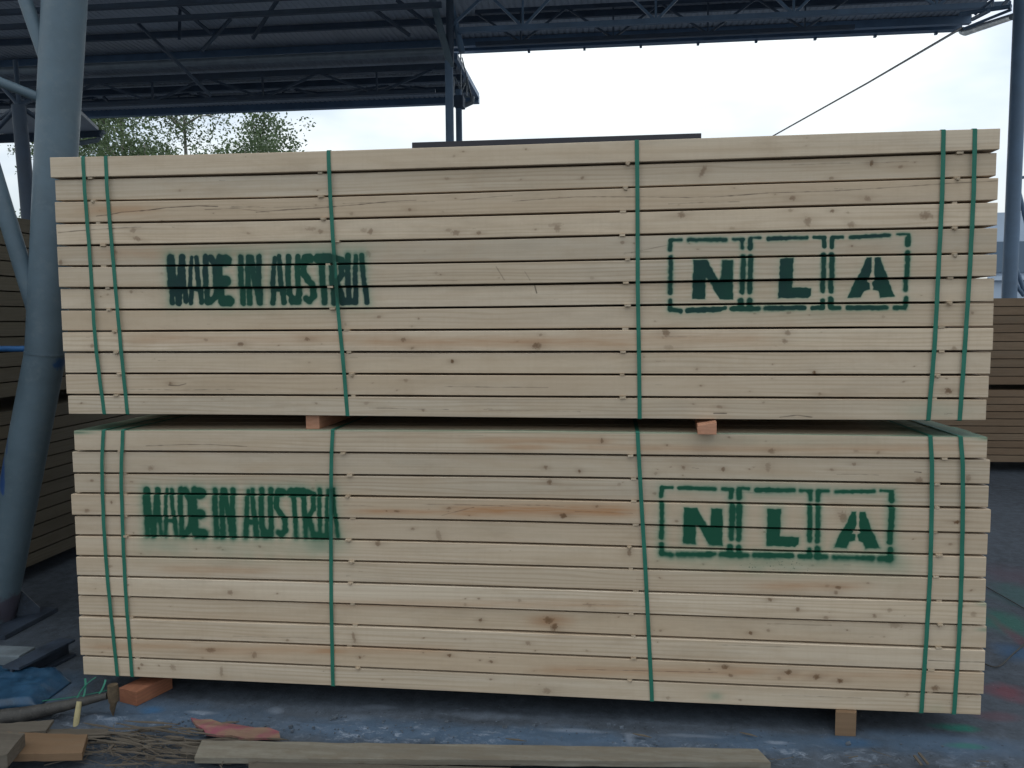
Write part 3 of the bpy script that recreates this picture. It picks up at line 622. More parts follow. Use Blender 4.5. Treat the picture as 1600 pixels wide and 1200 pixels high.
zb = min(jL[12](x) for x in (0.1, 1, 2, 3, 3.9))
a, b = at(1303, 1146, Z=0), at(1335, 1147, Z=0)
solid('bearer_block', [(a.x, -.022), (b.x, -.022), (b.x+.36, 1.1), (a.x+.36, 1.1)], -.002, jL[12](a.x)-.001, M_wood_tan, 'tan square block under the right end of the lower pack', 'bearer', 'bearers under the lower pack')
a, b, c_, d_ = at(187, 1096, Z=0), at(214, 1103, Z=0), at(262, 1079, Z=0), at(236, 1066, Z=0)
e = Vector((c_.x-b.x, c_.y-b.y)).normalized()
fl, fr = Vector((a.x, a.y)), Vector((b.x, b.y)); L_ = .2
solid('bearer_block', [tuple(fl), tuple(fr), tuple(fr+e*L_), tuple(fl+e*L_)], -.002, .066, M_wood_or, 'orange stained beam end sticking out askew under the left of the lower pack', 'bearer', 'bearers under the lower pack')
solid('bearer_block', [(.55,.5),(.64,.5),(.64,1.1),(.55,1.1)], -.002, jL[12](.6)-.001, M_wood_tan, 'tan block hidden under the left end of the lower pack behind the orange one', 'bearer', 'bearers under the lower pack')
a = at(478, 665, Y=.03).x; b = at(499, 665, Y=.03).x
solid('spacer_block', [(a, .03), (b, .03), (b+.02, 1.1), (a+.02, 1.1)], jL[0](a)+.0006, jU[12](a)-.0006, M_wood_end, 'rosy block set back in the dark gap between the packs, left one', 'spacer', 'spacers between the packs', cut=.0)
a = at(1090, 670, Y=-.07).x; b = at(1119.5, 670, Y=-.07).x
solid('spacer_block', [(a, -.07), (b, -.075), (b+.1, 1.1), (a+.1, 1.1)], jL[0](a)+.0046, jU[12](a)-.0046, M_wood_end, 'rosy block jutting out between the packs with a slanted top corner, right one', 'spacer', 'spacers between the packs', cut=.014)

# ------------------------------------------------------------------ neighbouring piles
def pile(x0, x1, y0, y1, bundles, layers, axis, mat, label, cat, name='timber_pile', ncross=6, grp=None, blocks=True):
    base = empty(name, ((x0+x1)/2, (y0+y1)/2, 0), label, cat, grp); rp = random.Random(int(x0*100)+5)
    cx = {}
    for (z0, z1) in bundles:
        h = (z1-z0)/layers
        me_h = h-.009
        for i in range(layers):
            n = ncross if i in (layers-1,) else 1
            zc = z0+i*h
            j0, j1 = rp.uniform(-.015, .015), rp.uniform(-.015, .015)
            if axis == 'X':
                mb = MB().box((x0+j0, y0+rp.uniform(0,.006), zc), (x1+j1, y0+.16, zc+me_h)); mb.build('board', mat, base)
            else:
                mb = MB().box((x1-.16, y0+j0, zc), (x1+rp.uniform(-.006, 0), y1+j1, zc+me_h)); mb.build('board', mat, base)
        # rows behind the visible face
        if axis == 'X':
            MB().box((x0+.02, y0+.163, z0), (x1-.02, y1, z1-.009)).build('inner_boards', mat, base)
        else:
            MB().box((x0, y0+.02, z0), (x1-.163, y1-.02, z1-.009)).build('inner_boards', mat, base)
        # bearers
        zz = z0-.1 if z0 < .3 else z0-.085
        for q in (.12, .5, .88):
            if axis == 'X': X = x0+(x1-x0)*q; MB().box((X, y0+.01, max(0, zz)), (X+.09, y1, z0-.001)).build('bearer', M_wood_bgx, base)
            else: Y = y0+(y1-y0)*q; MB().box((x0, Y, max(0, zz)), (x1-.01, Y+.09, z0-.001)).build('bearer', M_wood_bgy, base)
    return base
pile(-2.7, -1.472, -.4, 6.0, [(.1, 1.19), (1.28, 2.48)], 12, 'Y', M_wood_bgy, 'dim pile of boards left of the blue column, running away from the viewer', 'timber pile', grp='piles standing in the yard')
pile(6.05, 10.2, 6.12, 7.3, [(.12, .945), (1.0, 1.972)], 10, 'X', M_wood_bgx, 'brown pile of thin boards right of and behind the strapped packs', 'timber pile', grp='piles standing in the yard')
# dark wrapped pile right behind the strapped packs: only its top shows
pw = empty('wrapped_pile', (2.12, 2.15, 0), 'pile wrapped in dark film, its flat top showing just above the upper pack, its unseen base widened to block light', 'wrapped pile')
MB().box((.3, 1.6, .04), (3.95, 2.7, 2.1)).build('wrapped_boards', M_dark, pw)  # unseen base, widened to block light coming from behind the packs
MB().box((1.17, 2.2, 2.101), (3.07, 2.69, 2.935)).build('wrapped_boards', M_dark, pw)
MB().box((1.115, 2.17, 2.936), (3.09, 2.72, 2.998)).build('cover', M_dark, pw, .004)
for X in (.5, 1.6, 3.5): MB().box((X, 1.62, 0), (X+.1, 2.68, .0395)).build('bearer', M_wood_bgx, pw)

# ------------------------------------------------------------------ big leaning column on the left
def leg_mat():
    m, t, b = newmat('blue_grey_paint_with_blue_patches', .55); g = N(t); v = g.coord('Object'); n = g.noise(v, 5, 6, .6)
    c = g.mix(g.ramp(n, [(.3, 0.), (.7, 1.)]), (.085, .126, .154), (.115, .17, .208)); c = g.mix(g.ramp(g.noise(v, 15, 6, .7), [(.52, 0.), (.68, .7)]), c, (.13, .175, .20))
    for (px, py, rx, rz, col_, a_) in ((85, 575, .045, .075, (.012,.065,.19), .85), (95, 590, .03, .05, (.012,.065,.19), .7), (2, 745, .025, .12, (.01,.06,.22), .8), (8, 700, .01, .06, (.01,.06,.22), .5), (10, 960, .12, .10, (.06,.02,.04), .6)):
        p = at(px, py, Y=YC-.1); mp_ = g.n('Mapping'); mp_.vector_type = 'TEXTURE'; mp_.inputs['Location'].default_value = (p.x-cb.x, 0, p.z); mp_.inputs['Scale'].default_value = (rx, 9, rz); g.l(v, mp_.inputs[0])
        sb = g.n('VectorMath', operation='SUBTRACT'); g.l(g.noise(v, 22, 3, .6, out='Color'), sb.inputs[0]); sb.inputs[1].default_value = (.5,.5,.5); ad = g.n('VectorMath', operation='ADD'); g.l(mp_.outputs[0], ad.inputs[0]); g.l(sb.outputs[0], ad.inputs[1])
        ln = g.n('VectorMath', operation='LENGTH'); g.l(ad.outputs[0], ln.inputs[0]); c = g.mix(g.ramp(ln.outputs['Value'], [(.75, a_), (1., 0.)]), c, col_)
    g.l(c, b.inputs['Base Color']); g.l(g.bump(g.noise(v, 30, 5, .65), .12, .004), b.inputs['Normal']); return m
YC = .82
cb = at(5, 975, Z=0)
col = empty('roof_column', (cb.x, YC, 0), 'big blue-grey tubular column with branches, kinked and leaning beside the left end of the packs', 'column')
K = at(71, 552, Y=YC); T0 = at(101, 0, Y=YC); Td = (T0-K).normalized(); TT = T0+Td*2.6; r0 = .106
MB().tube([K-Td*.01, K+Td*.5, T0, TT], [.104, .106, .112, .112], 32).build('shaft', M_col, col)
B0 = at(-2, 935, Y=YC); ld = (B0-K).normalized(); Bz = K+ld*((K.z-.03)/-ld.z)
MB().tube([K-ld*.005+Vector((0,.001,0)), K+ld*.6, Bz], [.105, .106, .106], 32).build('leg', leg_mat(), col)
MB().tube([K-Td*.006, K+Td*.006], [.1075, .1075], 32).build('weld_seam', M_col, col)
def branch(p, q, r, name='branch', dy=0):
    P = at(*p, Y=YC-.02); Q = at(*q, Y=YC-.02+dy); return MB().tube([P, Q], r, 20).build(name, M_col, col)
branch((82,122), (36,-10), .036, dy=-.02); branch((75,158), (-25,118), .026, dy=-.15)
branch((58,492), (-15,255), .046, dy=-.1)
branch((58,545), (-30,545), .0165, 'tie_bar', dy=-.02).data.materials[0] = M_col_blue
# base plate with gussets
MB().box((Bz.x-.24, YC-.22, .0), (Bz.x+.24, YC+.22, .028)).build('base_plate', M_basesteel, col, .003)
for a_ in (0, 90, 180, 270):
    c, s = math.cos(R(a_+35)), math.sin(R(a_+35)); t = Vector((-s, c, 0))*.008; d = Vector((c, s, 0)); o0 = Vector((Bz.x, YC, .028))
    P = [o0+d*.09, o0+d*.23, o0+d*.23+Vector((0,0,.03)), o0+d*.09+Vector((0,0,.22))]
    MB().add([p-t for p in P]+[p+t for p in P], [(0,1,2,3),(7,6,5,4),(0,4,5,1),(1,5,6,2),(2,6,7,3),(3,7,4,0)]).build('gusset', M_basesteel, col)

# darker column behind it
yb = 6.5
c2 = empty('roof_column', (at(50, 400, Y=yb).x, yb, 0), 'dark slim column in the back left corner, between the branches of the big one', 'column')
p0, p1 = at(29, 165, Y=yb), at(46, 345, Y=yb); dd = (p1-p0).normalized(); foot = p0+dd*((p0.z)/-dd.z)
MB().tube([foot, p0], [.11, .085], 16).build('shaft', M_steel, c2)
for q in ((-10,120), (0,185), (62,150), (68,192), (24,95), (-12,210)): MB().tube([at(30, 165, Y=yb), at(*q, Y=yb+.3)], .03, 8).build('branch', M_steel, c2)

# ------------------------------------------------------------------ canopy roofs
def corrugated(name, x0, x1, y0, y1, z0, z1, parent, pitch=.2, hgt=.05, th=.004):
    """sheet with ribs running along Y; z0 at y0, z1 at y1"""
    n = int((x1-x0)/pitch); v, f = [], []; prof = []
    for i in range(n):
        x = x0+i*pitch; prof += [(x, 0), (x+pitch*.55, 0), (x+pitch*.65, hgt), (x+pitch*.9, hgt)]
    prof.append((x0+n*pitch, 0))
    for (x, h) in prof: v += [(x, y0, z0+h), (x, y1, z1+h), (x, y0, z0+h+th), (x, y1, z1+h+th)]
    for i in range(len(prof)-1):
        a = i*4; f += [(a, a+1, a+5, a+4), (a+2, a+6, a+7, a+3), (a, a+4, a+6, a+2), (a+1, a+3, a+7, a+5)]
    return link(name, mesh(name, v, f), M_sheet, parent)
def truss(parent, A, B, depth, bays, mat, wch=.09, wweb=.05, double=False):
    """chords from A to B (bottom chord), webs up to the top chord"""
    A, B = Vector(A), Vector(B); U = Vector((0, 0, depth))
    MB().bar(A, B, wch, wch).build('truss_chord', mat, parent); MB().bar(A+U, B+U, wch, wch).build('truss_chord', mat, parent)
    for k in range(bays):
        p, q = A+(B-A)*(k/bays), A+(B-A)*((k+1)/bays); m_ = (p+q)/2
        MB().bar(m_, p+U, wweb).build('truss_diagonal', mat, parent); MB().bar(m_, q+U, wweb).build('truss_diagonal', mat, parent)
        MB().bar(m_, m_+U, wweb*.8).build('truss_post', mat, parent)
ZA = 7.45
# roof A: over everything behind the packs, its far eave across the whole picture
eA = at(1500, 40, Y=13.6); YE = 13.6; ZE = at(740, 75, Y=YE).z
ra = empty('canopy_roof', (0, 10, 0), 'near canopy roof of dark blue corrugated sheet crossing the whole top of the picture', 'canopy roof', 'canopy roofs over the yard')
XR = at(1503, 40, Y=YE).x
corrugated('roof_sheet', -14, XR, -.3, YE, ZE+.16, ZE+.06, ra, .12, .014)
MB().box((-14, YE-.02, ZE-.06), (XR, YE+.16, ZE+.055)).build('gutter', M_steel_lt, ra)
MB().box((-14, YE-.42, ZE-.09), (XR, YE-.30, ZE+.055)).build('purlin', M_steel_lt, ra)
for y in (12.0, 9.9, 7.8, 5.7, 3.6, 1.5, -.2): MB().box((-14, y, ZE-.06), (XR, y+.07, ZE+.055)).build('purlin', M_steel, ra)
for x in np.arange(.9, XR, 1.15): MB().box((float(x), YE+.1, ZE-.10), (float(x)+.05, YE+.17, ZE-.06)).build('gutter_bracket', M_steel_lt, ra)
YT = 9.3
zc1 = at(800, 44, Y=YT).z; xa = at(716, 46, Y=YT).x; xb = at(1578, 10, Y=YT).x
zc2 = at(1400, 19, Y=YT).z
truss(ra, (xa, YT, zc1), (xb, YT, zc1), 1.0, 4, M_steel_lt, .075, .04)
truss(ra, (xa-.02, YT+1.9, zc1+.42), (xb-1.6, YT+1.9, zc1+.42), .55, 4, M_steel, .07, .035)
# left part of roof A: two dark cross beams
for (ya, yb_, w) in ((38, 9, .07), (14, -14, .07)):
    P, Q = at(-60, ya+6, Y=8.7 if ya > 20 else 8.0), at(690, yb_, Y=8.7 if ya > 20 else 8.0); Q.z = P.z = (P.z+Q.z)/2
    MB().bar(P, Q, .07, w).build('cross_beam', M_steel, ra)
for (p, q) in (((215,36),(330,150)), ((330,52),(262,-5)), ((440,-10),(395,60)), ((585,15),(640,55)), ((620,0),(700,60)), ((280,60),(282,0)), ((315,80),(360,30))):
    MB().bar(at(*p, Y=8.9), at(*q, Y=9.6), .045).build('tie_strut', M_steel, ra)
# roof B: the further, lower canopy, left half only
ZB = 7.0
yB0 = 12.4; yB1 = None
def solveY(x, y, z):
    d = FW+RT*((x-800)/FPX)-UP*((y-600)/FPX); t = (z-CAM.z)/d.z; return CAM+d*t
n0 = solveY(700, 83, ZB); f0 = solveY(600, 158, ZB-.06)
yB0, yB1 = n0.y, f0.y
xg = solveY(748, 151, ZB-.06).x
rb = empty('canopy_roof', (-6, 14, 0), 'farther canopy roof on trusses, ending in a gable beside the twin middle columns', 'canopy roof', 'canopy roofs over the yard')
corrugated('roof_sheet', xg-16, xg, yB0, yB1, ZB, ZB-.06, rb, .12, .014)
MB().tube([(xg-16, yB0-.06, ZB+.02), (xg-.2, yB0-.06, ZB+.02)], .075, 10).build('gutter', M_gutter, rb)
MB().box((xg-16, yB1-.12, ZB-.20), (xg, yB1+.05, ZB-.02)).build('eave_beam', M_steel_lt, rb)
MB().box((xg-.06, yB0, ZB-.12), (xg+.02, yB1-.13, ZB-.005)).build('gable_trim', M_steel_lt, rb)
for t in (.12, .38, .66): y = yB0+(yB1-yB0)*t; MB().box((xg-16, y, ZB-.20), (xg-.07, y+.1, ZB-.07)).build('purlin', M_steel, rb)
truss(rb, (xg-15, yB0+.35, ZB-.62), (xg-.5, yB0+.35, ZB-.62), .45, 6, M_steel, .07, .045)
zt2 = at(420, 140, Y=yB0+2.0).z
truss(rb, (xg-15.6, yB0+2.0, zt2), (xg-.6, yB0+2.0, zt2), ZB-.15-zt2, 6, M_steel, .06, .04)
for k in range(6):
    x = xg-14.4+k*2.3; MB().bar((x, yB0+.35, ZB-.62), (x+1.1, yB0+2.0, zt2), .045).build('tie_strut', M_steel, rb); MB().bar((x+1.1, yB0+2.0, zt2), (x+2.3, yB0+.35, ZB-.62), .045).build('tie_strut', M_steel, rb)
# gable end truss with thin pale bars
gp = [((720,82),(720,146)), ((722,90),(736,150)), ((736,150),(729,128)), ((720,146),(731,120)), ((729,126),(729,152)), ((709,120),(709,168)), ((711,120),(724,152)), ((716,85),(721,80)), ((722,151),(738,151))]
for p, q in gp: MB().bar(at(*p, Y=13.2), at(*q, Y=13.2), .022).build('gable_bar', M_gutter, rb)
MB().tube([at(738,151,Y=13.2), at(737.5,160,Y=13.2), at(726,165,Y=13.2)], .05, 10).build('downpipe', M_gutter, rb)
# roof C: low canopy at the far left
rc = empty('canopy_roof', (-8, 10, 0), 'low canopy at the far left with a pale gutter, seen behind the big column', 'canopy roof', 'canopy roofs over the yard')
A1, A2 = at(120, 172, Y=8.8), at(154, 204, Y=10.8)
xl_ = A1.x-9
MB().add([(xl_, 8.8, A1.z), tuple(A1), tuple(A2), (xl_, 10.8, A2.z), (xl_, 8.8, A1.z+.06), (A1.x, A1.y, A1.z+.06), (A2.x, A2.y, A2.z+.06), (xl_, 10.8, A2.z+.06)],
         [(0,3,2,1),(4,5,6,7),(0,1,5,4),(1,2,6,5),(2,3,7,6),(3,0,4,7)]).build('roof_sheet', M_sheet, rc)
MB().bar((xl_, 10.85, A2.z-.10), (A2.x, 10.85, A2.z-.04), .05, .12).build('eave_beam', M_steel, rc)
MB().tube([at(-60,222,Y=10.9), at(60,218,Y=10.9)], .045, 8).build('tie_bar', M_steel, rc)
MB().tube([at(95,229,Y=10.9), at(152,219,Y=10.9), at(158,208,Y=10.9), at(163,206,Y=10.9)], .045, 10).build('gutter', M_gutter, rc)
MB().tube([at(95,216,Y=10.9), at(147,212,Y=10.9)], .03, 10).build('gutter_bracket', M_gutter, rc)
MB().tube([at(122,186,Y=10.9), at(146,207,Y=10.9)], .022, 8).build('gable_bar', M_gutter, rc)
for q in ((-20,180,70,196), (-20,205,60,172), (10,175,45,212)): MB().bar(at(q[0], q[1], Y=10), at(q[2], q[3], Y=10.2), .05).build('tie_strut', M_steel, rc)

# middle twin columns
def vcol(px, y, r, ztop, label, mat, top=None):
    P = at(px, 220, Y=y); c = empty('roof_column', (P.x, y, 0), label, 'column')
    MB().tube([(P.x, y, 0), (P.x, y, ztop)], r, 18).build('shaft', mat, c); MB().box((P.x-.2, y-.2, 0), (P.x+.2, y+.2, .03)).build('base_plate', M_basesteel, c); return c, P
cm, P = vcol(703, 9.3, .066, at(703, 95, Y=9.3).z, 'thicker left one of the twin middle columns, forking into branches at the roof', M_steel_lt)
MB().tube([at(705,106,Y=9.3), at(690,52,Y=9.2), at(672,-14,Y=9.0)], [.052,.055,.058], 14).build('branch', M_col, cm)
MB().tube([at(703,100,Y=9.31), at(703,-14,Y=9.31)], .06, 14).build('branch', M_steel, cm)
MB().tube([at(722,82,Y=9.4), at(700,-14,Y=9.4)], [.05,.05], 14).build('branch', M_steel_lt, cm)
MB().bar(at(706,40,Y=9.35), at(755,-5,Y=9.35), .045).build('brace', M_steel_lt, cm)
MB().bar(at(680,45,Y=9.35), at(640,15,Y=9.35), .045).build('brace', M_steel, cm)
cm2, P = vcol(717.5, 13.0, .065, ZB-.6, 'thinner right one of the twin middle columns, with a dark box at its head', M_steel_lt)
h = at(717, 160, Y=12.9); MB().box((h.x-.09, 12.8, h.z-.10), (h.x+.10, 13.1, h.z+.12)).build('column_head', M_steel, cm2, .02)
# right column with lattice
cr_, P = vcol(1587, 8.4, .094, 7.2, 'blue column at the right edge of the picture, in front of the pale hall', M_steel_lt)
for p, q, r_ in (((1592,300),(1612,382),.03), ((1594,278),(1625,272),.02), ((1583,440),(1600,462),.03), ((1588,420),(1606,470),.03)):
    MB().tube([at(*p, Y=8.5), at(*q, Y=8.5)], r_, 8).build('brace', M_steel_lt, cr_)
br = empty('roof_bracket', at(1540, 30, Y=9.0), 'sloping pipe and struts joining the roof corner to the right column', 'bracket')
MB().tube([at(1504,48,Y=13.2), at(1509,50,Y=13.0), at(1582,26,Y=8.6)], [.07,.07,.045], 12).build('pipe', M_gutter, br)
for p, q, r_ in (((1506,45),(1580,15),.022), ((1500,22),(1580,10),.03), ((1524,22),(1555,-4),.02), ((1551,10),(1551,-6),.02), ((1568,8),(1580,-6),.03), ((1520,30),(1545,17),.03)):
    MB().tube([at(*p, Y=9.2), at(*q, Y=8.7)], r_, 8).build('strut', M_steel_lt, br)
cab = MB().tube([at(1205, 214, Y=3.6), at(1355, 130, Y=6.5), at(1502, 44, Y=13.2)], [.006, .011, .026], 8).build('stay_cable', M_wire)
tag(cab, 'thin dark cable slanting from behind the upper pack up to the right roof corner', 'cable')

# far pale hall behind the right column
hy = 24
ha = empty('hall', (at(1640, 430, Y=hy).x, hy, 0), 'pale blue sheet metal hall beyond the right column with a slate band', 'hall')
x0 = at(1548, 420, Y=hy).x; x1 = x0+16; zt, zm, zr = at(1560, 326, Y=hy).z, at(1560, 378, Y=hy).z, at(1560, 426, Y=hy).z
for k in range(40):
    X = x0+k*.4; MB().box((X, hy, 0), (X+.385, hy+.06, zr)).build('wall_panel', M_hall, ha)
MB().box((x0-.1, hy-.1, zr+.003), (x1+.1, hy+.1, zm)).build('band', M_hallroof, ha)
MB().box((x0-.1, hy-.16, zr-.25), (x1+.1, hy-.02, zr-.12)).build('rail', M_hall, ha)
MB().box((x0, hy+.2, zm-.1), (x1, hy+12, zt-.1)).build('roof', M_hall, ha)

# ------------------------------------------------------------------ trees
def tree(px, ytop, dist, width, label, seed, dens=2600, htrunk=.35, forks=9):
    rt = random.Random(seed); base = at(px, 500, Y=dist); base.z = 0; H = at(px, ytop, Y=dist).z
    t = empty('birch_tree', base, label, 'tree', 'trees beyond the canopies')
    mb = MB(); ends = []
    top = base+Vector((rt.uniform(-.5,.5), 0, H*.95)); mid = base+Vector((rt.uniform(-.3,.3), 0, H*.5))
    mb.tube([base, mid, top], [.22, .14, .03], 8)
    for k in range(forks*2):
        s = rt.uniform(.30, .95); st_ = base.lerp(mid, s*2) if s < .5 else mid.lerp(top, (s-.5)*2)
        ang = rt.uniform(0, 6.28); ln = width*.5*rt.uniform(.45, 1)*(1.15-s*.6)
        en = st_+Vector((math.cos(ang)*ln, math.sin(ang)*ln, rt.uniform(.25, .9)*ln)); m_ = (st_+en)/2+Vector((0, 0, .12*ln))
        mb.tube([st_, m_, en], [.06, .035, .01], 5); ends += [en, m_, (m_+en)/2]
        for j in range(3):
            e2 = en.lerp(m_, rt.random())+Vector((rt.uniform(-1,1), rt.uniform(-1,1), rt.uniform(-.3,.9)))*ln*.4; mb.tube([m_.lerp(en, .5), e2], [.02, .006], 4); ends.append(e2)
    mb.build('trunk', M_bark, t)
    nr = np.random.default_rng(seed); E = np.array([tuple(e) for e in ends]); n = dens*6
    # leaves gathered in small sprays
    sp = E[nr.integers(0, len(E), dens//6)]+nr.normal(0, .42, (dens//6, 3)); C = np.repeat(sp, 36, 0)[:n]+nr.normal(0, .17, (min(n, dens//6*36), 3)); n = len(C)
    a = nr.normal(0, 1, (n, 3)); a /= np.linalg.norm(a, axis=1)[:, None]; b_ = np.cross(a, nr.normal(0, 1, (n, 3))); b_ /= np.linalg.norm(b_, axis=1)[:, None]
    s = nr.uniform(.03, .062, (n, 1)); V = np.stack([C-a*s*1.3, C+b_*s*.7, C+a*s*1.3, C-b_*s*.7], 1).reshape(-1, 3)
    V = V-np.array(tuple(base))
    me = bpy.data.meshes.new('crown'); me.vertices.add(4*n); me.vertices.foreach_set('co', V.ravel().astype(np.float32)); me.loops.add(4*n); me.loops.foreach_set('vertex_index', np.arange(4*n)); me.polygons.add(n)
    me.polygons.foreach_set('loop_start', np.arange(0, 4*n, 4)); me.polygons.foreach_set('loop_total', np.full(n, 4)); me.update(calc_edges=True); me.materials.append(M_leaf)
    o = bpy.data.objects.new('crown', me); COL.objects.link(o); o.parent = t; return t
tree(205, 130, 24, 5.5, 'tall loose birch nearest the big column', 11, 2700)
tree(300, 150, 27, 6.0, 'tall open birch with pale trunk in the middle of the tree row', 12, 2000)
tree(120, 150, 30, 6.0, 'birch behind the low left canopy', 16, 1400)
tree(425, 180, 25, 4.2, 'smaller rounded birch at the right end of the tree row', 13, 2300)
tree(255, 205, 21, 4.0, 'low leafy birch in front of the pale trunks', 14, 2500)
tree(372, 215, 22, 4.0, 'low bright green birch below the gap in the tree row', 15, 2500)

def smooth_path(P, n=8):
    o = []; Q = [P[0]]+list(P)+[P[-1]]
    for i in range(1, len(Q)-2):
        for k in range(n):
            t = k/n; a, b, c, d = Q[i-1], Q[i], Q[i+1], Q[i+2]
            o.append(.5*((2*b)+(c-a)*t+(2*a-5*b+4*c-d)*t*t+(3*b-a-3*c+d)*t**3))
    return o+[P[-1]]
# ------------------------------------------------------------------ litter in front
def slab(name, pl, z0, z1, mat, label, cat, jag=0, group=None, n=14, tilt=0):
    """pl: plan quad front-left, front-right, back-right, back-left; ends can be ragged"""
    fl, fr, br_, bl = [Vector((*p, 0)) for p in pl]; rp = random.Random(hash(label) % 999 if False else len(label)*7+3)
    c = (fl+fr+br_+bl)/4; c.z = z0; v, f = [], []
    for k in range(n+1):
        t = k/n; a, b = fl.lerp(fr, t), bl.lerp(br_, t); wob = (rp.random()-.5)*.004; tz = tilt*t
        a += Vector((0, wob, 0)); b += Vector((0, (rp.random()-.5)*.006, 0)); dz = (rp.random()-.5)*.002
        if jag and k in (0, n):
            s = 1 if k == n else -1; d = (fr-fl).normalized()*s; a += d*rp.uniform(0, jag); b += d*rp.uniform(-jag, jag)*.5
        for p, z in ((a, z0), (a, z1), ((a+b)/2, z1+.0015), (b, z1), (b, z0)): v.append((p.x-c.x, p.y-c.y, z+tz+dz-c.z))
    for k in range(n):
        for j in range(5): f.append((k*5+j, (k+1)*5+j, (k+1)*5+(j+1)%5, k*5+(j+1)%5))
    f += [tuple(range(5)), tuple(range(n*5, n*5+5))[::-1]]
    me = mesh(name, v, f); bm = bmesh.new(); bm.from_mesh(me); bmesh.ops.recalc_face_normals(bm, faces=bm.faces); bm.to_mesh(me); bm.free()
    o = link(name, me, mat); o.location = c; return tag(o, label, cat, group)
def P2(x, y, z=0): p = at(x, y, Z=z); return (p.x, p.y)
slab('scrap_board', [P2(305,1184,.035), P2(1196,1191,.035), P2(1185,1170,.035), P2(318,1157,.035)], .012, .035, M_wood_old, 'long weathered grey board lying in front of the packs', 'board', .02, 'scrap boards on the ground', 30)
slab('scrap_board', [P2(395,1230,.02), P2(830,1226,.02), P2(800,1199,.02), P2(385,1190,.02)], -.004, .02, M_wood_grey, 'pale board at the bottom edge of the photo before the long weathered one', 'board', .03, 'scrap boards on the ground')
slab('scrap_board', [P2(-80,1180,.05), P2(128,1177,.05), P2(136,1148,.05), P2(-80,1140,.05)], .02, .05, M_wood_tan, 'tan offcut with a slanting right end at the lower left', 'board', 0, 'scrap boards on the ground')
slab('scrap_board', [P2(-70,1205,.075), P2(12,1190,.075), P2(40,1156,.075), P2(-70,1150,.075)], .052, .105, M_wood_grey, 'short grey block lying on the tan offcut in the lower left corner', 'board', 0, 'scrap boards on the ground')
slab('scrap_board', [P2(-60,1150,.03), P2(60,1142,.03), P2(80,1124,.03), P2(-60,1134,.03)], .014, .028, M_wood_grey, 'grey splintered lath behind the tan offcut, upper one', 'board', .03, 'scrap boards on the ground')
slab('scrap_board', [P2(-30,1152,.02), P2(150,1145,.02), P2(178,1136,.02), P2(-30,1136,.02)], -.002, .012, M_wood_grey, 'grey splintered lath behind the tan offcut, longer lower one', 'board', .05, 'scrap boards on the ground')
def ragged(name, outline, z0, z1, mat, label, cat, zt=0.):
    P = [at(x, y, Z=z0) for x, y in outline]; c = sum(P, Vector())/len(P); n = len(P); rp = random.Random(4)
    v = [(p.x-c.x, p.y-c.y, 0) for p in P]+[((p.x-c.x), (p.y-c.y), z1-z0+rp.uniform(-.2, .35)*(z1-z0)) for p in P]+[(0, 0, (z1-z0)*1.35)]
    f = [tuple(range(n))[::-1]]+[(k, (k+1)%n, n+(k+1)%n, n+k) for k in range(n)]+[(n+k, n+(k+1)%n, 2*n) for k in range(n)]
    me = mesh(name, v, f); o = link(name, me, mat); o.location = c; return tag(o, label, cat)
ragged('bark_splinter', [(298,1124),(312,1127),(330,1127),(346,1132),(372,1135),(398,1140),(420,1141),(436,1147),(438,1157),(410,1156),(384,1158),(362,1152),(340,1152),(322,1149),(316,1141),(306,1136)], .004, .014, M_pink, 'torn splinter sprayed pink, just above the left end of the long weathered board', 'splinter')
slab('scrap_board', [P2(282,1178,.01), P2(312,1181,.01), P2(314,1166,.01), P2(288,1164,.01)], -.004, .02, M_wood_grey, 'tiny grey offcut touching the left end of the long weathered board', 'board', 0, 'scrap boards on the ground', 3)
# splinters and twigs, nobody could count them
sp = MB(); rs = random.Random(5)
for k in range(230):
    u = rs.random()
    if u < .6: x, y = rs.gauss(215, 50), rs.gauss(1168, 15)
    elif u < .8: x, y = rs.uniform(120, 420), rs.uniform(1175, 1200)
    else: x, y = rs.uniform(300, 1600), rs.uniform(1185, 1205)
    p = at(x, y, Z=0); a = rs.gauss(-.05, .35) if rs.random() < .8 else rs.uniform(0, 3.1); L = rs.uniform(.02, .16)*(1 if u < .8 else .5); z = rs.uniform(.0, .022)
    d = Vector((math.cos(a), math.sin(a), rs.uniform(-.12, .12)))*L/2; w = rs.uniform(.001, .004)*(1 if rs.random() < .88 else 3.2)
    sp.bar(Vector((p.x, p.y, z+.003))-d, Vector((p.x, p.y, z+.003))+d, w, w*.6)
for k in range(62):
    x, y = (rs.gauss(240, 70), rs.gauss(1166, 13)) if k < 55 else (rs.uniform(300, 1250), rs.gauss(1160, 12))
    p = at(x, y, Z=0); a = rs.gauss(-.10, .22); L = rs.uniform(.10, .30) if k < 55 else rs.uniform(.05, .12); z = rs.uniform(.006, .03)
    d = Vector((math.cos(a), math.sin(a), rs.uniform(-.05, .05)))*L/2; w = rs.uniform(.003, .009); q = Vector((p.x, p.y, z)); o_ = Vector((-d.y, d.x, 0)).normalized()*w
    sp.add([q-d, q-d*.3-o_, q+d, q+d*.2+o_, q-d*.9+Vector((0,0,.003)), q-d*.3-o_*.8+Vector((0,0,.005)), q+d*.95+Vector((0,0,.003)), q+d*.2+o_*.8+Vector((0,0,.005))], [(0,3,2,1),(4,5,6,7),(0,1,5,4),(1,2,6,5),(2,3,7,6),(3,0,4,7)])
tag(sp.build('wood_splinters', M_splinter), 'grey wood splinters and twigs strewn in front of the packs', 'splinters', kind='stuff')
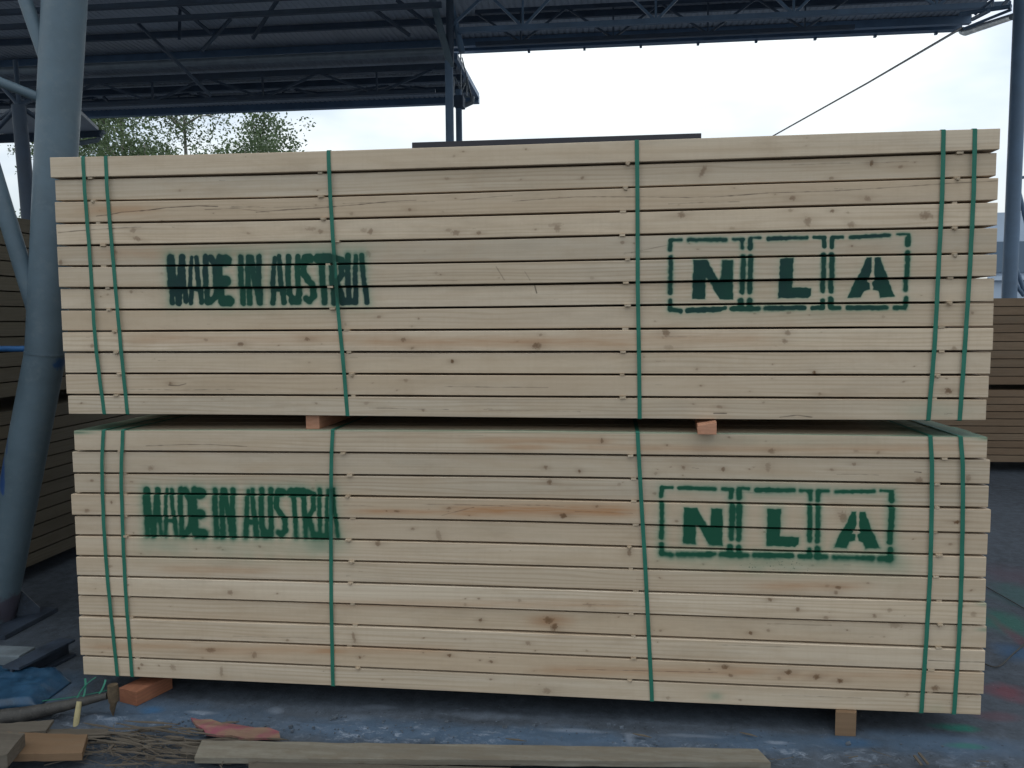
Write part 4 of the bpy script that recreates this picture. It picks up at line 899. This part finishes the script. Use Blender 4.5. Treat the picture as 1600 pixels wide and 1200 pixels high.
# crumbs of broken slab
def crumbs():
    mb = MB(); rs = random.Random(9)
    for k in range(700):
        if rs.random() < .75: x, y = rs.uniform(230, 1560), rs.gauss(1130, 10)
        else: x, y = rs.uniform(180, 1600), rs.uniform(1105, 1195)
        if y < 1100: continue
        p = at(x, y, Z=0)
        if p.y > -.02: continue
        s = rs.uniform(.0015, .006)*(2.2 if rs.random() < .04 else 1); q = [Vector((rs.uniform(.5,1)*a*s, rs.uniform(.5,1)*b*s, rs.uniform(.4,.9)*c*s)) for a, b, c in ((-1,-1,-1),(1,-1,-1),(1,1,-1),(-1,1,-1),(-1,-1,1),(1,-1,1),(1,1,1),(-1,1,1))]
        mb.add([Vector((p.x, p.y, s*.3-.006))+v_ for v_ in q], [(0,3,2,1),(4,5,6,7),(0,1,5,4),(1,2,6,5),(2,3,7,6),(3,0,4,7)])
    return tag(mb.build('rubble', simple('slab_rubble', (.09, .11, .135), .9, 0, .5, 30)), 'pale crumbs of broken slab scattered along the front of the packs', 'rubble', kind='stuff')
crumbs()
# hand tool: black handle, small head with a pointed end
tl = empty('hand_tool', at(100, 1100, Z=.03), 'dark handled hammer lying by the orange beam end, its pointed head towards it', 'hammer')
YH = -.16
MB().tube([at(-40,1128,Y=YH-.08), at(40,1116,Y=YH-.05), at(110,1101,Y=YH-.02), at(168,1087,Y=YH)], [.040,.034,.022,.015], 14).build('handle', M_tool, tl)
h0, h1 = at(176,1070,Y=YH), at(178,1096,Y=YH)
MB().tube([h0+Vector((0,0,.0)), h0.lerp(h1, .5), h1], [.022,.026,.022], 10).build('head', M_toolhead, tl)
MB().tube([h1, at(176,1106,Y=YH), at(177,1118,Y=YH)], [.016,.013,.003], 8).build('spike', M_toolhead, tl)
pg = MB().tube([at(117,1149,Y=-.22), at(120,1122,Y=-.21), at(124,1096,Y=-.19)], [.0125,.0125,.0115], 12).build('wooden_stick', M_peg)
tag(pg, 'pale yellow round stick standing upright against the hammer handle', 'stick')
# green strap offcuts
so = MB(); rs = random.Random(3)
for (p, q, m_) in (((118,1100),(150,1058),(122,1075)), ((125,1102),(133,1060),(136,1080)), ((66,1095),(170,1078),(120,1090)), ((140,1098),(165,1062),(160,1085)), ((98,1130),(116,1100),(100,1112))):
    A_, B_, C_ = at(*p, Y=-.10), at(*q, Y=-.02), at(*m_, Y=-.07)
    pts = [A_*(1-t)**2+C_*2*t*(1-t)+B_*t*t for t in [i/8 for i in range(9)]]
    for i in range(8): so.bar(pts[i], pts[i+1], .009, .0012)
tag(so.build('strap_offcuts', M_strap), 'curled green strap offcuts between the hammer and the left end of the lower pack', 'strap offcuts')
# blue sheet and steel section at the foot of the column
def tarp():
    v, f = [], []; nx, ny = 40, 24
    c0, c1, c2_, c3 = [at(*p, Z=.02) for p in ((-60,1105), (60,1098), (112,1060), (-30,1050))]
    for j in range(ny+1):
        for i in range(nx+1):
            s, t = i/nx, j/ny; p = c0*(1-s)*(1-t)+c1*s*(1-t)+c2_*s*t+c3*(1-s)*t
            z = .03+.018*abs(mnoise.noise((p.x*3-p.y*14, (p.x+p.y)*1.2, 0)))+.012*abs(mnoise.noise((p.x*8-p.y*40, (p.x+p.y)*2, 5)))+.03*t; e = min(s, 1-s, t*2, 1)*6
            v.append((p.x, p.y+.02*mnoise.noise((p.x*9, s, 4)), max(.004, z*min(1, e))))
    for j in range(ny):
        for i in range(nx): a = j*(nx+1)+i; f.append((a, a+1, a+nx+2, a+nx+1))
    o = link('plastic_sheet', mesh('plastic_sheet', v, f, True), M_blue); sd = o.modifiers.new('thickness', 'SOLIDIFY'); sd.thickness = .003; return tag(o, 'crumpled blue plastic sheet at the foot of the big column', 'plastic sheet')
tarp()
def sec():
    a, b = at(18, 1064, Z=.02), at(106, 1018, Z=.02); mb = MB(); U = Vector((0, 0, 1)); a.z = b.z = 0.0
    mb.bar(a+U*.006, b+U*.006, .10, .012); mb.bar(a+U*.045, b+U*.045, .012, .066); mb.bar(a+U*.085, b+U*.085, .10, .012)
    return tag(mb.build('steel_beam', M_basesteel), 'dark blue steel section lying on the ground between the column foot and the packs', 'steel beam')
sec()
cc = MB().box((at(-60,1062,Z=0).x, .22, 0), (at(12,1062,Z=0).x, .34, .085)).build('concrete_block', M_conc, None, .006); tag(cc, 'small grey concrete block at the left edge beside the blue sheet', 'concrete block')
# hose lying at the right
hs_ = MB().tube(smooth_path([at(1500,1020,Z=.01), at(1535,1036,Z=.01), at(1560,1041,Z=.01), at(1585,1020,Z=.01), at(1625,985,Z=.01)]), .004, 8).build('hose', M_tool); tag(hs_, 'thin black hose lying on the paint stained ground right of the lower pack', 'hose')
hs2 = MB().tube(smooth_path([at(1520,905,Z=.008), at(1550,922,Z=.008), at(1575,936,Z=.008), at(1620,962,Z=.008)]), .003, 8).build('cable', M_tool); tag(hs2, 'thin dark cable crossing the green stained ground at the right edge', 'cable')
